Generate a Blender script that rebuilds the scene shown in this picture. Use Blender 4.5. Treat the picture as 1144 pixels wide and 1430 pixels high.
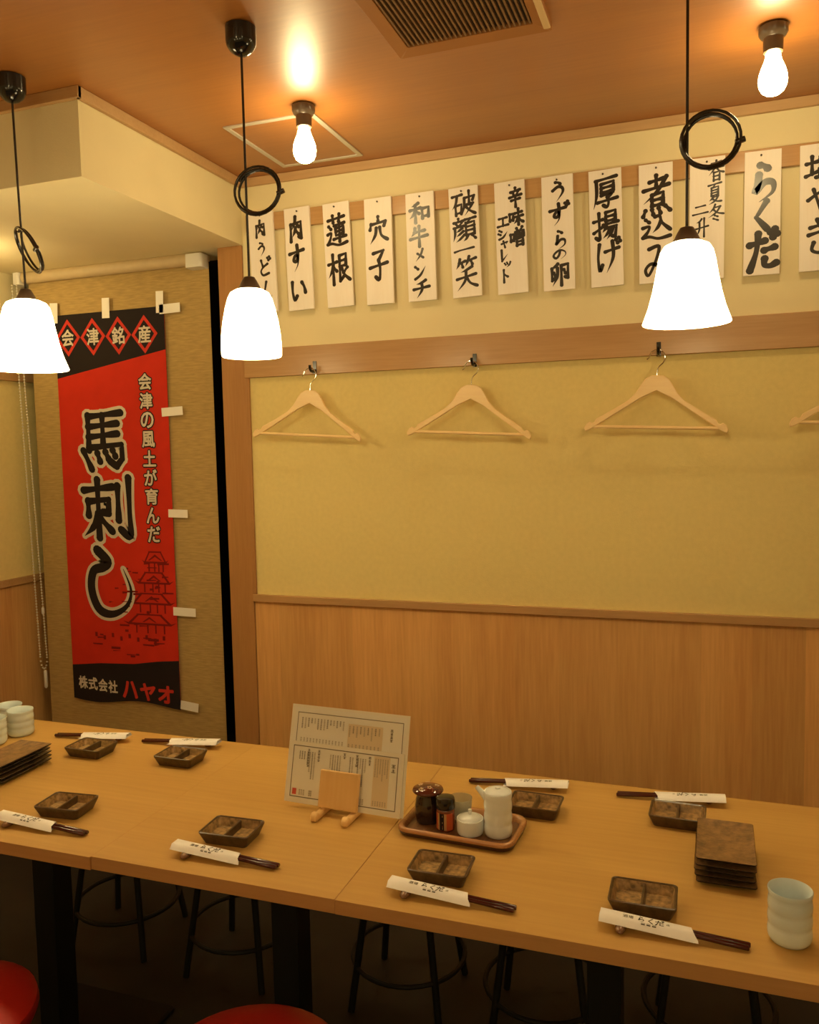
import bpy, math, random
from math import sin, cos, pi, radians, sqrt, atan2
from mathutils import Vector, Matrix

for o in list(bpy.data.objects):
    bpy.data.objects.remove(o, do_unlink=True)
S = bpy.context.scene
C = S.collection
random.seed(7)
EYE = 1.48                                   # eye height above the floor
FULL = 2.48                                  # ceiling height

# ------------------------------------------------------------------ camera, world, exposure
YAW, PIT, ROL = -0.34102941, -0.07575901, -0.02115039
fw = Vector((sin(YAW) * cos(PIT), cos(YAW) * cos(PIT), sin(PIT)))
rt = Vector((cos(YAW), -sin(YAW), 0))
up = rt.cross(fw)
r2 = rt * cos(ROL) + up * sin(ROL)
u2 = -rt * sin(ROL) + up * cos(ROL)
cam_d = bpy.data.cameras.new('camera')
cam = bpy.data.objects.new('camera', cam_d)
C.objects.link(cam)
cam.matrix_world = Matrix(((r2.x, u2.x, -fw.x, 0), (r2.y, u2.y, -fw.y, 0), (r2.z, u2.z, -fw.z, EYE), (0, 0, 0, 1)))
cam_d.sensor_width = 36
cam_d.sensor_fit = 'AUTO'
cam_d.lens = 36 * 1155.416 / 1430
cam_d.clip_start = 0.02
S.camera = cam
S.view_settings.view_transform = 'Standard'
S.view_settings.look = 'None'
S.view_settings.gamma = 1
S.view_settings.use_curve_mapping = False
S.view_settings.exposure = 1.52
world = bpy.data.worlds.new('world')
S.world = world
world.use_nodes = True
world.node_tree.nodes['Background'].inputs[0].default_value = (0.9, 0.62, 0.32, 1)
world.node_tree.nodes['Background'].inputs[1].default_value = 0.01
SHADE_RAD, BULB_RAD = 6.1, 22.5              # radiance of the opal shades and of the bare bulbs
SHADE_COL, BULB_COL = (1.0, 0.78, 0.40, 1), (1.0, 0.77, 0.38, 1)
S.cycles.max_bounces = 8
S.cycles.sample_clamp_indirect = 4.0

# ------------------------------------------------------------------ materials
def lin(c):
    return tuple(((x / 255) / 12.92 if x / 255 <= 0.04045 else ((x / 255 + 0.055) / 1.055) ** 2.4) for x in c) + (1,)

def base_mat(name):
    m = bpy.data.materials.new(name)
    m.use_nodes = True
    return m, m.node_tree.nodes, m.node_tree.links, m.node_tree.nodes['Principled BSDF']

def mat(name, col, rough=0.5, metal=0.0, spec=0.5, var=0.0, vscale=20, stretch=(1, 1, 1), bump=0.0, bscale=200, coat=0.0, trans=0.0):
    """principled material with an optional noise variation of the colour and a fine bump"""
    m, N, L, P = base_mat(name)
    P.inputs['Roughness'].default_value = rough
    P.inputs['Metallic'].default_value = metal
    P.inputs['Specular IOR Level'].default_value = spec
    P.inputs['Coat Weight'].default_value = coat
    P.inputs['Transmission Weight'].default_value = trans
    c = col if len(col) == 4 else tuple(col) + (1,)
    P.inputs['Base Color'].default_value = c
    tc = N.new('ShaderNodeTexCoord')
    mp = N.new('ShaderNodeMapping')
    mp.inputs['Scale'].default_value = stretch
    L.new(tc.outputs['Object'], mp.inputs['Vector'])
    if var:
        n = N.new('ShaderNodeTexNoise')
        n.inputs['Scale'].default_value = vscale
        n.inputs['Detail'].default_value = 6
        L.new(mp.outputs[0], n.inputs['Vector'])
        r = N.new('ShaderNodeValToRGB')
        r.color_ramp.elements[0].position = 0.3
        r.color_ramp.elements[1].position = 0.7
        r.color_ramp.elements[0].color = tuple(max(0, x * (1 - var)) for x in c[:3]) + (1,)
        r.color_ramp.elements[1].color = tuple(min(1, x * (1 + var)) for x in c[:3]) + (1,)
        L.new(n.outputs[0], r.inputs[0])
        L.new(r.outputs[0], P.inputs['Base Color'])
    if bump:
        n2 = N.new('ShaderNodeTexNoise')
        n2.inputs['Scale'].default_value = bscale
        n2.inputs['Detail'].default_value = 3
        L.new(mp.outputs[0], n2.inputs['Vector'])
        b = N.new('ShaderNodeBump')
        b.inputs['Strength'].default_value = bump
        b.inputs['Distance'].default_value = 0.002
        L.new(n2.outputs[0], b.inputs['Height'])
        L.new(b.outputs[0], P.inputs['Normal'])
    return m

def wood(name, dark, light, along='X', scale=6.0, rough=0.45, spec=0.4, seams=None, streak=0.06):
    """veneer: stretched noise for the figure plus a finer grain; optional board seams across x"""
    m, N, L, P = base_mat(name)
    P.inputs['Roughness'].default_value = rough
    P.inputs['Specular IOR Level'].default_value = spec
    tc = N.new('ShaderNodeTexCoord')
    st = {'X': (streak, 1, 1), 'Y': (1, streak, 1), 'Z': (1, 1, streak)}[along]
    mp = N.new('ShaderNodeMapping')
    mp.inputs['Scale'].default_value = st
    L.new(tc.outputs['Object'], mp.inputs['Vector'])
    n1 = N.new('ShaderNodeTexNoise')
    n1.inputs['Scale'].default_value = scale
    n1.inputs['Detail'].default_value = 5
    n1.inputs['Distortion'].default_value = 0.6
    n2 = N.new('ShaderNodeTexNoise')
    n2.inputs['Scale'].default_value = scale * 14
    n2.inputs['Detail'].default_value = 4
    L.new(mp.outputs[0], n1.inputs['Vector'])
    L.new(mp.outputs[0], n2.inputs['Vector'])
    mx = N.new('ShaderNodeMath')
    mx.operation = 'MULTIPLY_ADD'
    mx.inputs[1].default_value = 0.45
    L.new(n2.outputs[0], mx.inputs[0])
    sc = N.new('ShaderNodeMath')
    sc.operation = 'MULTIPLY'
    sc.inputs[1].default_value = 0.55
    L.new(n1.outputs[0], sc.inputs[0])
    L.new(sc.outputs[0], mx.inputs[2])
    r = N.new('ShaderNodeValToRGB')
    r.color_ramp.elements[0].position = 0.34
    r.color_ramp.elements[1].position = 0.66
    r.color_ramp.elements[0].color = dark
    r.color_ramp.elements[1].color = light
    L.new(mx.outputs[0], r.inputs[0])
    out = r.outputs[0]
    if seams:
        sep = N.new('ShaderNodeSeparateXYZ')
        L.new(tc.outputs['Object'], sep.inputs[0])
        dv = N.new('ShaderNodeMath'); dv.operation = 'DIVIDE'; dv.inputs[1].default_value = seams
        L.new(sep.outputs[0], dv.inputs[0])
        fl = N.new('ShaderNodeMath'); fl.operation = 'FLOOR'
        L.new(dv.outputs[0], fl.inputs[0])
        wn = N.new('ShaderNodeTexWhiteNoise'); wn.noise_dimensions = '1D'
        L.new(fl.outputs[0], wn.inputs['W'])
        mr = N.new('ShaderNodeMapRange')
        mr.inputs['To Min'].default_value = 0.84
        mr.inputs['To Max'].default_value = 1.06
        L.new(wn.outputs[0], mr.inputs[0])
        mm = N.new('ShaderNodeMixRGB'); mm.blend_type = 'MULTIPLY'; mm.inputs[0].default_value = 1
        L.new(out, mm.inputs[1])
        L.new(mr.outputs[0], mm.inputs[2])
        out = mm.outputs[0]
    L.new(out, P.inputs['Base Color'])
    return m

def emit(name, col, strength):
    m, N, L, P = base_mat(name)
    P.inputs['Base Color'].default_value = (0.9, 0.88, 0.82, 1)
    P.inputs['Emission Color'].default_value = col
    P.inputs['Emission Strength'].default_value = strength
    return m

M = {}
M['wall_cream'] = mat('cream_wallpaper', (0.82, 0.72, 0.44), 0.75, spec=0.2, var=0.03, vscale=5, bump=0.25, bscale=260)
M['wall_cloth'] = mat('tan_wall_cloth', (0.80, 0.665, 0.285), 0.8, spec=0.2, var=0.03, vscale=60, bump=0.3, bscale=350)
M['wainscot'] = wood('wainscot_veneer', (0.67, 0.345, 0.114, 1), (0.85, 0.50, 0.182, 1), 'Z', 9, 0.42, 0.4, seams=0.151, streak=0.05)
M['trim'] = wood('trim_wood', (0.46, 0.26, 0.105, 1), (0.55, 0.33, 0.145, 1), 'X', 10, 0.27, 0.5)
M['post'] = wood('post_wood', (0.42, 0.205, 0.070, 1), (0.50, 0.26, 0.095, 1), 'Z', 10, 0.4, 0.45)
M['ceiling'] = wood('ceiling_veneer', (0.35, 0.122, 0.018, 1), (0.43, 0.162, 0.025, 1), 'X', 7, 0.34, 0.5, streak=0.05)
Pc = M['ceiling'].node_tree.nodes['Principled BSDF']
Pc.inputs['Roughness'].default_value = 0.5
Pc.inputs['Specular IOR Level'].default_value = 0.4
Pc.inputs['Coat Weight'].default_value = 1.0
Pc.inputs['Coat Roughness'].default_value = 0.36
M['crown'] = wood('crown_wood', (0.52, 0.32, 0.15, 1), (0.60, 0.385, 0.19, 1), 'X', 8, 0.45, 0.4)
M['table'] = wood('table_veneer', (0.525, 0.308, 0.080, 1), (0.605, 0.372, 0.104, 1), 'X', 7, 0.4, 0.4, streak=0.05)
M['table_edge'] = wood('table_edge_band', (0.50, 0.26, 0.09, 1), (0.58, 0.32, 0.12, 1), 'X', 8, 0.45, 0.4)
M['floor'] = mat('dark_floor', (0.012, 0.010, 0.006), 0.7, var=0.3, vscale=8)
M['black_metal'] = mat('black_metal', (0.010, 0.010, 0.009), 0.5, spec=0.25)
M['black_plastic'] = mat('black_plastic', (0.012, 0.011, 0.010), 0.14, spec=0.6)
M['cord'] = mat('black_cord', (0.02, 0.014, 0.01), 0.25, spec=0.6)
M['brown_plastic'] = mat('socket_plastic', (0.10, 0.07, 0.045), 0.22, spec=0.6)
M['cap'] = mat('shade_cap', (0.08, 0.05, 0.03), 0.3, spec=0.5)
M['shade'] = emit('opal_glass', SHADE_COL, SHADE_RAD)
M['bulb'] = emit('lit_bulb', BULB_COL, BULB_RAD)
M['alu'] = mat('hatch_frame', (0.62, 0.58, 0.50), 0.35, metal=0.3)
M['grille'] = mat('grille_slat', (0.20, 0.10, 0.035), 0.5)
M['dark_gap'] = mat('grille_dark', (0.025, 0.016, 0.009), 0.8)
M['ac_panel'] = mat('unit_panel', (0.36, 0.140, 0.028), 0.5, var=0.04, vscale=6)
M['flap'] = mat('unit_flap', (0.66, 0.47, 0.23), 0.4)
M['plaque'] = wood('plaque_wood', (0.93, 0.86, 0.77, 1), (0.97, 0.92, 0.85, 1), 'Z', 12, 0.5, 0.35)
M['ink'] = mat('brush_ink', (0.028, 0.022, 0.016), 0.3, spec=0.5)
M['nail'] = mat('nail_steel', (0.10, 0.08, 0.06), 0.35, metal=0.8)
M['hanger'] = wood('hanger_wood', (0.90, 0.64, 0.30, 1), (0.97, 0.74, 0.38, 1), 'X', 8, 0.35, 0.45)
M['chrome'] = mat('chrome_wire', (0.8, 0.78, 0.74), 0.16, metal=1)
M['blind'] = mat('blind_cloth', (0.47, 0.33, 0.13), 0.85, spec=0.15, var=0.15, vscale=70, stretch=(0.30, 1, 2.4), bump=0.5, bscale=120)
M['cassette'] = mat('blind_cassette', (0.60, 0.47, 0.27), 0.6, var=0.05, vscale=30)
M['white_plastic'] = mat('white_plastic', (0.82, 0.80, 0.74), 0.4)
M['chain'] = mat('bead_chain_plastic', (0.72, 0.66, 0.52), 0.35)
M['night_glass'] = mat('night_window_glass', (0.008, 0.007, 0.006), 0.15)
M['banner_red'] = mat('banner_red', (0.60, 0.032, 0.014), 0.8, spec=0.15, var=0.06, vscale=12)
M['banner_black'] = mat('banner_black', (0.022, 0.016, 0.016), 0.8, spec=0.15)
M['banner_dkred'] = mat('banner_dark_red', (0.21, 0.014, 0.010), 0.8, spec=0.15)
M['banner_white'] = mat('banner_white', (0.66, 0.60, 0.50), 0.8, spec=0.15)
M['banner_diamond'] = mat('banner_bright_red', (0.60, 0.045, 0.028), 0.8, spec=0.15)
M['tape'] = mat('masking_tape', (0.93, 0.90, 0.84), 0.6)
M['paper'] = mat('sleeve_paper', (0.94, 0.94, 0.95), 0.65)
M['menu_paper'] = mat('menu_paper', (0.86, 0.84, 0.75), 0.55)
M['menu_film'] = mat('menu_clear_edge', (0.92, 0.88, 0.76), 0.18, coat=0.5)
M['menu_tint'] = mat('menu_tinted_box', (0.76, 0.64, 0.44), 0.5)
M['menu_ink'] = mat('menu_ink', (0.16, 0.13, 0.08), 0.5)
M['menu_grey'] = mat('menu_small_text', (0.40, 0.34, 0.24), 0.5)
M['seal'] = mat('seal_red', (0.62, 0.09, 0.05), 0.5)
M['stand_wood'] = wood('stand_wood', (0.82, 0.52, 0.20, 1), (0.88, 0.60, 0.26, 1), 'Z', 8, 0.45, 0.4)
M['lacquer'] = mat('red_lacquer', (0.065, 0.007, 0.004), 0.18, spec=0.4, coat=0.3)
M['rest'] = mat('rest_glaze', (0.20, 0.10, 0.045), 0.25, var=0.5, vscale=120, spec=0.6)
M['dish_in'] = mat('dish_speckled_glaze', (0.34, 0.215, 0.085), 0.32, var=0.55, vscale=110, spec=0.5, bump=0.4, bscale=250)
M['dish_out'] = mat('dish_dark_glaze', (0.085, 0.048, 0.018), 0.3, var=0.4, vscale=80, spec=0.5)
M['plate_top'] = mat('plate_speckled_glaze', (0.235, 0.135, 0.055), 0.34, var=0.45, vscale=70, spec=0.5, bump=0.4, bscale=180)
M['plate_side'] = mat('plate_dark_glaze', (0.014, 0.012, 0.011), 0.2, var=0.4, vscale=90, spec=0.6)
M['celadon'] = mat('celadon_glaze', (0.70, 0.81, 0.84), 0.16, spec=0.6, var=0.03, vscale=20)
M['white_glaze'] = mat('white_glaze', (0.80, 0.87, 0.90), 0.13, spec=0.6)
M['tray_floor'] = wood('tray_weave', (0.085, 0.036, 0.014, 1), (0.25, 0.115, 0.040, 1), 'Y', 40, 0.35, 0.5)
M['tray_rim'] = wood('tray_rim', (0.34, 0.15, 0.055, 1), (0.54, 0.28, 0.11, 1), 'X', 26, 0.25, 0.6)
M['tray_dark'] = mat('tray_dark_edge', (0.07, 0.028, 0.012), 0.3)
M['jar'] = mat('brown_lacquer_jar', (0.022, 0.010, 0.007), 0.1, spec=0.7, coat=0.5)
M['jar_lid'] = mat('maroon_lid', (0.10, 0.018, 0.010), 0.12, spec=0.7, coat=0.5)
M['petal'] = mat('petal_gold', (0.62, 0.47, 0.28), 0.4)
M['bottle_glass'] = mat('spice_bottle', (0.20, 0.05, 0.02), 0.12, spec=0.7)
M['label_red'] = mat('label_red', (0.55, 0.10, 0.03), 0.4)
M['label_gold'] = mat('label_gold', (0.50, 0.30, 0.12), 0.4)
M['frosted'] = mat('pale_glass', (0.82, 0.86, 0.80), 0.2, trans=0.75)
M['vinyl'] = mat('red_vinyl', (0.50, 0.022, 0.014), 0.42, spec=0.45, bump=0.15, bscale=120)

# ------------------------------------------------------------------ mesh helpers
class MB:
    def __init__(self):
        self.v, self.f, self.m, self.mats = [], [], [], []
    def mi(self, m):
        if m not in self.mats:
            self.mats.append(m)
        return self.mats.index(m)
    def add(self, vs, fs, m):
        b = len(self.v)
        self.v += [tuple(p) for p in vs]
        k = self.mi(m)
        for f in fs:
            self.f.append([b + i for i in f])
            self.m.append(k)
        return self
    def box(self, x0, x1, y0, y1, z0, z1, m):
        vs = [(x0, y0, z0), (x1, y0, z0), (x1, y1, z0), (x0, y1, z0), (x0, y0, z1), (x1, y0, z1), (x1, y1, z1), (x0, y1, z1)]
        return self.add(vs, [(0, 3, 2, 1), (4, 5, 6, 7), (0, 1, 5, 4), (1, 2, 6, 5), (2, 3, 7, 6), (3, 0, 4, 7)], m)
    def loft(self, rings, m, cap0=True, cap1=True):
        n = len(rings[0])
        vs = [p for r in rings for p in r]
        fs = []
        for i in range(len(rings) - 1):
            for j in range(n):
                k = (j + 1) % n
                fs.append((i * n + j, i * n + k, (i + 1) * n + k, (i + 1) * n + j))
        if cap0:
            fs.append(tuple(range(n))[::-1])
        if cap1:
            fs.append(tuple((len(rings) - 1) * n + j for j in range(n)))
        return self.add(vs, fs, m)
    def lathe(self, prof, m, n=32, c=(0, 0, 0), cap0=True, cap1=True):
        rings = [[(c[0] + r * cos(2 * pi * j / n), c[1] + r * sin(2 * pi * j / n), c[2] + z) for j in range(n)] for r, z in prof]
        return self.loft(rings, m, cap0, cap1)
    def tube(self, pts, r, m, n=10, closed=False):
        pts = [Vector(p) for p in pts]
        rings, nrm = [], None
        N = len(pts)
        for i, p in enumerate(pts):
            if closed:
                t = pts[(i + 1) % N] - pts[i - 1]
            else:
                t = pts[min(i + 1, N - 1)] - pts[max(i - 1, 0)]
            t.normalize()
            if nrm is None:
                a = Vector((0, 0, 1)) if abs(t.z) < 0.9 else Vector((1, 0, 0))
                nrm = t.cross(a).normalized()
            else:
                nrm = (nrm - t * nrm.dot(t)).normalized()
            b = t.cross(nrm)
            rr = r[i] if isinstance(r, (list, tuple)) else r
            rings.append([p + nrm * (rr * cos(2 * pi * j / n)) + b * (rr * sin(2 * pi * j / n)) for j in range(n)])
        if closed:
            rings.append(rings[0])
            return self.loft(rings, m, False, False)
        return self.loft(rings, m)
    def prism(self, outline, y0, y1, m):
        """outline in x,z extruded along y"""
        n = len(outline)
        vs = [(x, y0, z) for x, z in outline] + [(x, y1, z) for x, z in outline]
        fs = [tuple(range(n)), tuple(range(2 * n - 1, n - 1, -1))]
        fs += [(j, j + n, (j + 1) % n + n, (j + 1) % n) for j in range(n)]
        return self.add(vs, fs, m)
    def sphere(self, c, r, m, n=12, sq=(1, 1, 1)):
        rings = []
        for i in range(1, n):
            a = pi * i / n
            rings.append([(c[0] + sq[0] * r * sin(a) * cos(2 * pi * j / (2 * n)), c[1] + sq[1] * r * sin(a) * sin(2 * pi * j / (2 * n)), c[2] - sq[2] * r * cos(a)) for j in range(2 * n)])
        return self.loft(rings, m)
    def flat(self, poly, y, m):
        """polygon in x,z lying at depth y and facing -y"""
        return self.add([(x, y, z) for x, z in poly], [tuple(range(len(poly)))], m)
    def build(self, name, parent=None, smooth=True, bevel=0.0, loc=None, angle=40, seg=2):
        me = bpy.data.meshes.new(name)
        me.from_pydata(self.v, [], self.f)
        for m in self.mats:
            me.materials.append(M[m])
        for p, k in zip(me.polygons, self.m):
            p.material_index = k
        me.update()
        if smooth:
            me.shade_smooth()
            me.set_sharp_from_angle(angle=radians(angle))
        o = bpy.data.objects.new(name, me)
        C.objects.link(o)
        if parent:
            o.parent = parent
        if loc:
            o.location = loc
        if bevel:
            b = o.modifiers.new('bevel', 'BEVEL')
            b.width = bevel
            b.segments = seg
            b.limit_method = 'ANGLE'
            b.angle_limit = radians(40)
        return o

def rrect(w, d, r, z, n=5, c=(0, 0)):
    pts = []
    for cx, cy, a0 in ((w / 2 - r, d / 2 - r, 0), (-w / 2 + r, d / 2 - r, pi / 2), (-w / 2 + r, -d / 2 + r, pi), (w / 2 - r, -d / 2 + r, 1.5 * pi)):
        for i in range(n + 1):
            a = a0 + pi / 2 * i / n
            pts.append((c[0] + cx + r * cos(a), c[1] + cy + r * sin(a), z))
    return pts

def thing(name, label, cat, loc=(0, 0, 0), rot=(0, 0, 0), group=None):
    o = bpy.data.objects.new(name, None)
    C.objects.link(o)
    o.location = loc
    o.rotation_euler = rot
    o.empty_display_size = 0.05
    return tag(o, label, cat, group)

def tag(o, label, cat, group=None):
    o['label'] = label
    o['category'] = cat
    if group:
        o['group'] = group
    return o

def struct(o):
    o['kind'] = 'structure'
    return o

def copy_thing(root, loc=None, rot=None, label=None, group=None):
    r = root.copy()
    C.objects.link(r)
    if loc is not None:
        r.location = loc
    if rot is not None:
        r.rotation_euler = rot
    if label:
        r['label'] = label
    if group:
        r['group'] = group
    for ch in list(root.children):
        c = ch.copy()
        C.objects.link(c)
        c.parent = r
        for g in list(ch.children):
            d = g.copy()
            C.objects.link(d)
            d.parent = c
    return r

def catmull(P, k=6):
    if len(P) < 3:
        return P
    out = []
    for i in range(len(P) - 1):
        p0, p1, p2, p3 = P[max(i - 1, 0)], P[i], P[i + 1], P[min(i + 2, len(P) - 1)]
        for j in range(k):
            t = j / k
            out.append(tuple(0.5 * (2 * b + (c - a) * t + (2 * a - 5 * b + 4 * c - d) * t * t + (-a + 3 * b - 3 * c + d) * t ** 3) for a, b, c, d in zip(p0, p1, p2, p3)))
    out.append(P[-1])
    return out

# ------------------------------------------------------------------ brush lettering
# every character is written stroke by stroke on a 100 x 100 square (y down);
# '~' a curved stroke, 'L' a cornered stroke, '>' at the end: the brush lifts off to a point
BR = {
 '肉': "22,30 20,96/L 22,32 82,28 82,92 68,84/~50,4 46,26 28,52>/48,26 70,46/~50,46 44,62 30,80>/50,58 70,76",
 'う': "~36,4 52,8 62,16/~20,42 48,28 72,36 74,60 40,98>",
 'ど': "~28,10 34,30 42,48/~74,36 40,50 24,70 40,92 82,88/76,4 84,18/90,0 97,12",
 'ん': "~54,4 38,44 12,94/~20,80 42,52 54,58 54,84 68,92 94,66>",
 'す': "10,30 90,26/~54,4 57,40 48,62 32,56 42,40 58,48 54,76 34,98>",
 'い': "~16,18 16,56 26,84 40,72/~70,26 82,44 88,66",
 '蓮': "12,14 88,12/34,2 36,24/66,2 62,24/40,34 88,32/L 46,43 47,65 82,63/46,43 84,41 82,64/47,54 82,52/36,75 94,73/64,26 64,86/14,32 24,42/~8,56 24,54 20,70 8,86/~6,86 28,87 60,96 98,93",
 '根': "4,32 42,29/24,4 24,98/~25,36 17,56 2,74>/26,44 40,58/L 54,12 84,10 82,46/55,29 82,28/55,46 82,45/L 54,12 54,92 70,80/~62,50 74,74 98,94/88,54 70,68",
 '穴': "50,2 50,18/14,24 8,44/L 14,26 88,24 80,40/~40,42 34,68 8,96>/~58,42 66,72 96,92",
 '子': "L 24,12 76,10 50,36/~50,34 57,60 52,92 34,82/6,52 94,48",
 '和': "~44,6 28,14 12,17>/4,34 54,30/30,14 30,96/~30,36 20,58 2,72>/32,42 48,56/62,34 64,82/L 62,36 94,34 92,78/64,74 92,72",
 '牛': "~30,8 26,28 10,44>/26,28 82,26/4,56 96,52/52,2 52,98",
 'メ': "~74,6 54,52 12,94>/28,36 78,74",
 'ン': "16,18 36,34/~14,90 54,70 92,24>",
 'チ': "~76,6 50,18 22,21>/6,48 96,44/~52,18 54,56 24,98>",
 '破': "4,14 44,12/~24,14 18,42 2,62>/16,50 18,88/L 16,51 42,49 40,86/18,82 40,80/~54,28 53,60 42,94>/L 54,28 96,26 88,42/74,4 74,56/L 56,56 90,54 74,74 54,96>/~60,62 76,80 98,95",
 '顔': "26,0 26,12/6,14 48,12/16,20 22,30/40,18 32,30/6,36 50,34/~10,36 10,64 2,92>/~42,42 28,50 16,55>/~46,56 30,66 16,73>/~50,72 32,86 14,96>/54,10 100,8/76,10 68,22/58,24 58,76/L 58,26 94,24 94,76/58,41 94,40/58,57 94,56/58,75 94,74/~66,78 58,90 46,98>/82,78 98,95",
 '一': "4,60 30,52 96,44",
 '笑': "~24,2 18,18 6,30>/20,14 48,11/32,16 36,28/~66,0 58,16 48,28>/60,12 96,9/74,14 80,26/~78,33 50,40 26,43>/8,62 94,58/~50,42 44,72 8,98>/~52,62 68,82 98,95",
 '辛': "50,0 50,14/14,18 86,15/32,24 38,38/70,22 62,38/4,45 96,42/18,63 84,61/50,44 50,100",
 '味': "8,26 10,68/L 8,28 33,26 31,66/10,62 31,61/44,28 92,25/38,50 98,47/68,4 68,98/~66,52 56,72 36,88>/~70,54 80,72 100,86",
 '噌': "6,30 8,68/L 6,32 29,30 27,66/8,63 27,62/48,2 54,15/86,0 77,15/40,22 40,50/L 40,22 96,20 95,50/40,36 95,35/67,22 67,50/40,50 95,49/48,58 48,98/L 48,60 90,58 89,98/48,77 89,76/48,95 89,94",
 'エ': "16,20 84,17/50,20 50,82/4,84 96,80",
 'シ': "18,10 38,24/8,40 28,52/~14,94 56,78 96,28>",
 'ャ': "L 10,50 88,34 66,66>/~34,20 44,60 54,98",
 'レ': "L 26,6 28,90 94,44>",
 'ッ': "14,36 26,58/44,28 52,50/~90,28 76,66 36,96>",
 'ト': "34,2 34,98/38,38 80,60",
 'ず': "8,30 84,26/~50,4 53,40 44,62 28,56 38,40 54,48 50,76 28,98>/82,8 88,20/94,2 99,14",
 'ら': "~38,4 50,8 62,16/~34,28 30,54 24,70 54,50 80,56 78,80 36,98>",
 'の': "~54,20 46,60 26,84 8,60 24,30 56,14 88,34 90,66 58,98>",
 '卵': "~42,4 28,14 10,19>/L 14,20 14,74 34,60/~40,22 38,60 16,98>/22,40 30,54/L 58,14 90,11 88,72 76,66/58,14 58,100/70,34 77,50",
 '厚': "12,8 96,6/~15,8 15,56 2,96>/34,22 34,49/L 34,22 84,20 83,49/34,35 83,34/34,49 83,48/L 34,58 82,55 60,68/~58,66 63,84 56,98 42,90/18,78 98,75",
 '揚': "2,30 38,27/~23,4 24,60 24,94 10,86/2,68 38,52/50,6 50,36/L 50,6 88,4 87,36/50,21 87,20/50,36 87,35/40,47 98,44/~52,48 48,60 36,72>/L 50,60 92,57 85,94 74,90/~66,60 56,78 38,92>/~79,60 70,80 52,98>",
 'げ': "~18,8 12,50 18,88 28,72/40,34 92,29/~68,6 70,54 44,98>/82,4 88,15/93,0 98,11",
 '煮': "28,14 74,11/50,0 50,30/8,33 92,29/~84,8 52,42 8,66>/36,48 36,77/L 36,48 73,46 72,77/36,62 72,61/36,76 72,75/14,84 6,98/36,85 40,98/58,84 64,98/80,82 96,96",
 '込': "~46,10 62,10 70,36 98,68/~66,30 56,52 38,70>/14,16 26,28/~4,46 26,44 22,62 8,80/~4,84 28,84 58,96 98,92",
 'み': "~20,14 56,12 44,50 18,86 6,70 26,56 60,66 96,80/~78,38 74,70 48,98>",
 '春': "20,12 82,9/18,24 84,21/4,38 96,35/~50,0 44,32 2,68>/~54,38 70,54 98,64/34,56 34,98/L 34,58 72,56 71,98/34,76 71,75/34,95 71,94",
 '夏': "6,10 96,7/50,10 42,22/28,24 28,62/L 28,24 76,22 75,62/28,37 75,36/28,49 75,48/28,61 75,60/~44,62 34,74 12,84>/38,70 76,67/~76,67 54,88 10,100>/~36,76 62,90 98,95",
 '冬': "~46,2 34,26 8,48>/40,20 78,17/~77,18 52,50 4,74>/~36,30 60,52 98,64/44,66 62,75/36,84 64,97",
 '二': "22,26 80,20/4,82 97,75",
 '升': "~50,4 36,15 12,20>/4,52 97,47/~34,18 34,60 10,98>/68,2 68,100",
 'く': "L 72,3 30,50 78,97",
 'だ': "8,30 58,25/~36,4 30,50 10,96/56,50 90,46/~58,72 58,88 76,93 96,88/76,6 84,20/90,0 97,13",
 '塩': "4,36 40,33/22,10 22,78/2,84 42,72/~56,2 50,16 40,26>/50,16 97,13/52,28 52,50/L 52,28 88,26 87,49/52,49 87,48/48,62 48,92/L 48,62 92,60 91,92/62,62 62,92/77,62 77,92/36,94 100,91",
 'や': "~6,50 50,26 88,26 86,52 64,56/58,4 68,22/~26,12 40,56 56,98",
 'き': "18,22 78,17/12,42 84,35/~42,2 58,34 74,64/~30,66 24,86 48,97 78,93",
 '馬': "20,8 20,66/L 20,10 88,8/20,27 80,25/20,44 80,42/50,10 50,60/L 20,62 88,60 88,84 76,96 62,86/8,66 24,98/37,72 42,86/54,71 60,83/69,69 74,79",
 '刺': "4,18 62,15/32,2 32,98/12,36 12,60/L 12,37 54,35 52,58 42,56/~31,58 22,78 2,94>/34,64 58,88/72,14 72,70/~94,2 94,60 94,97 76,86",
 'し': "~24,0 46,18 36,26 13,32 7,60 22,90 52,98 84,86 95,62 80,30>",
}

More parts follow.
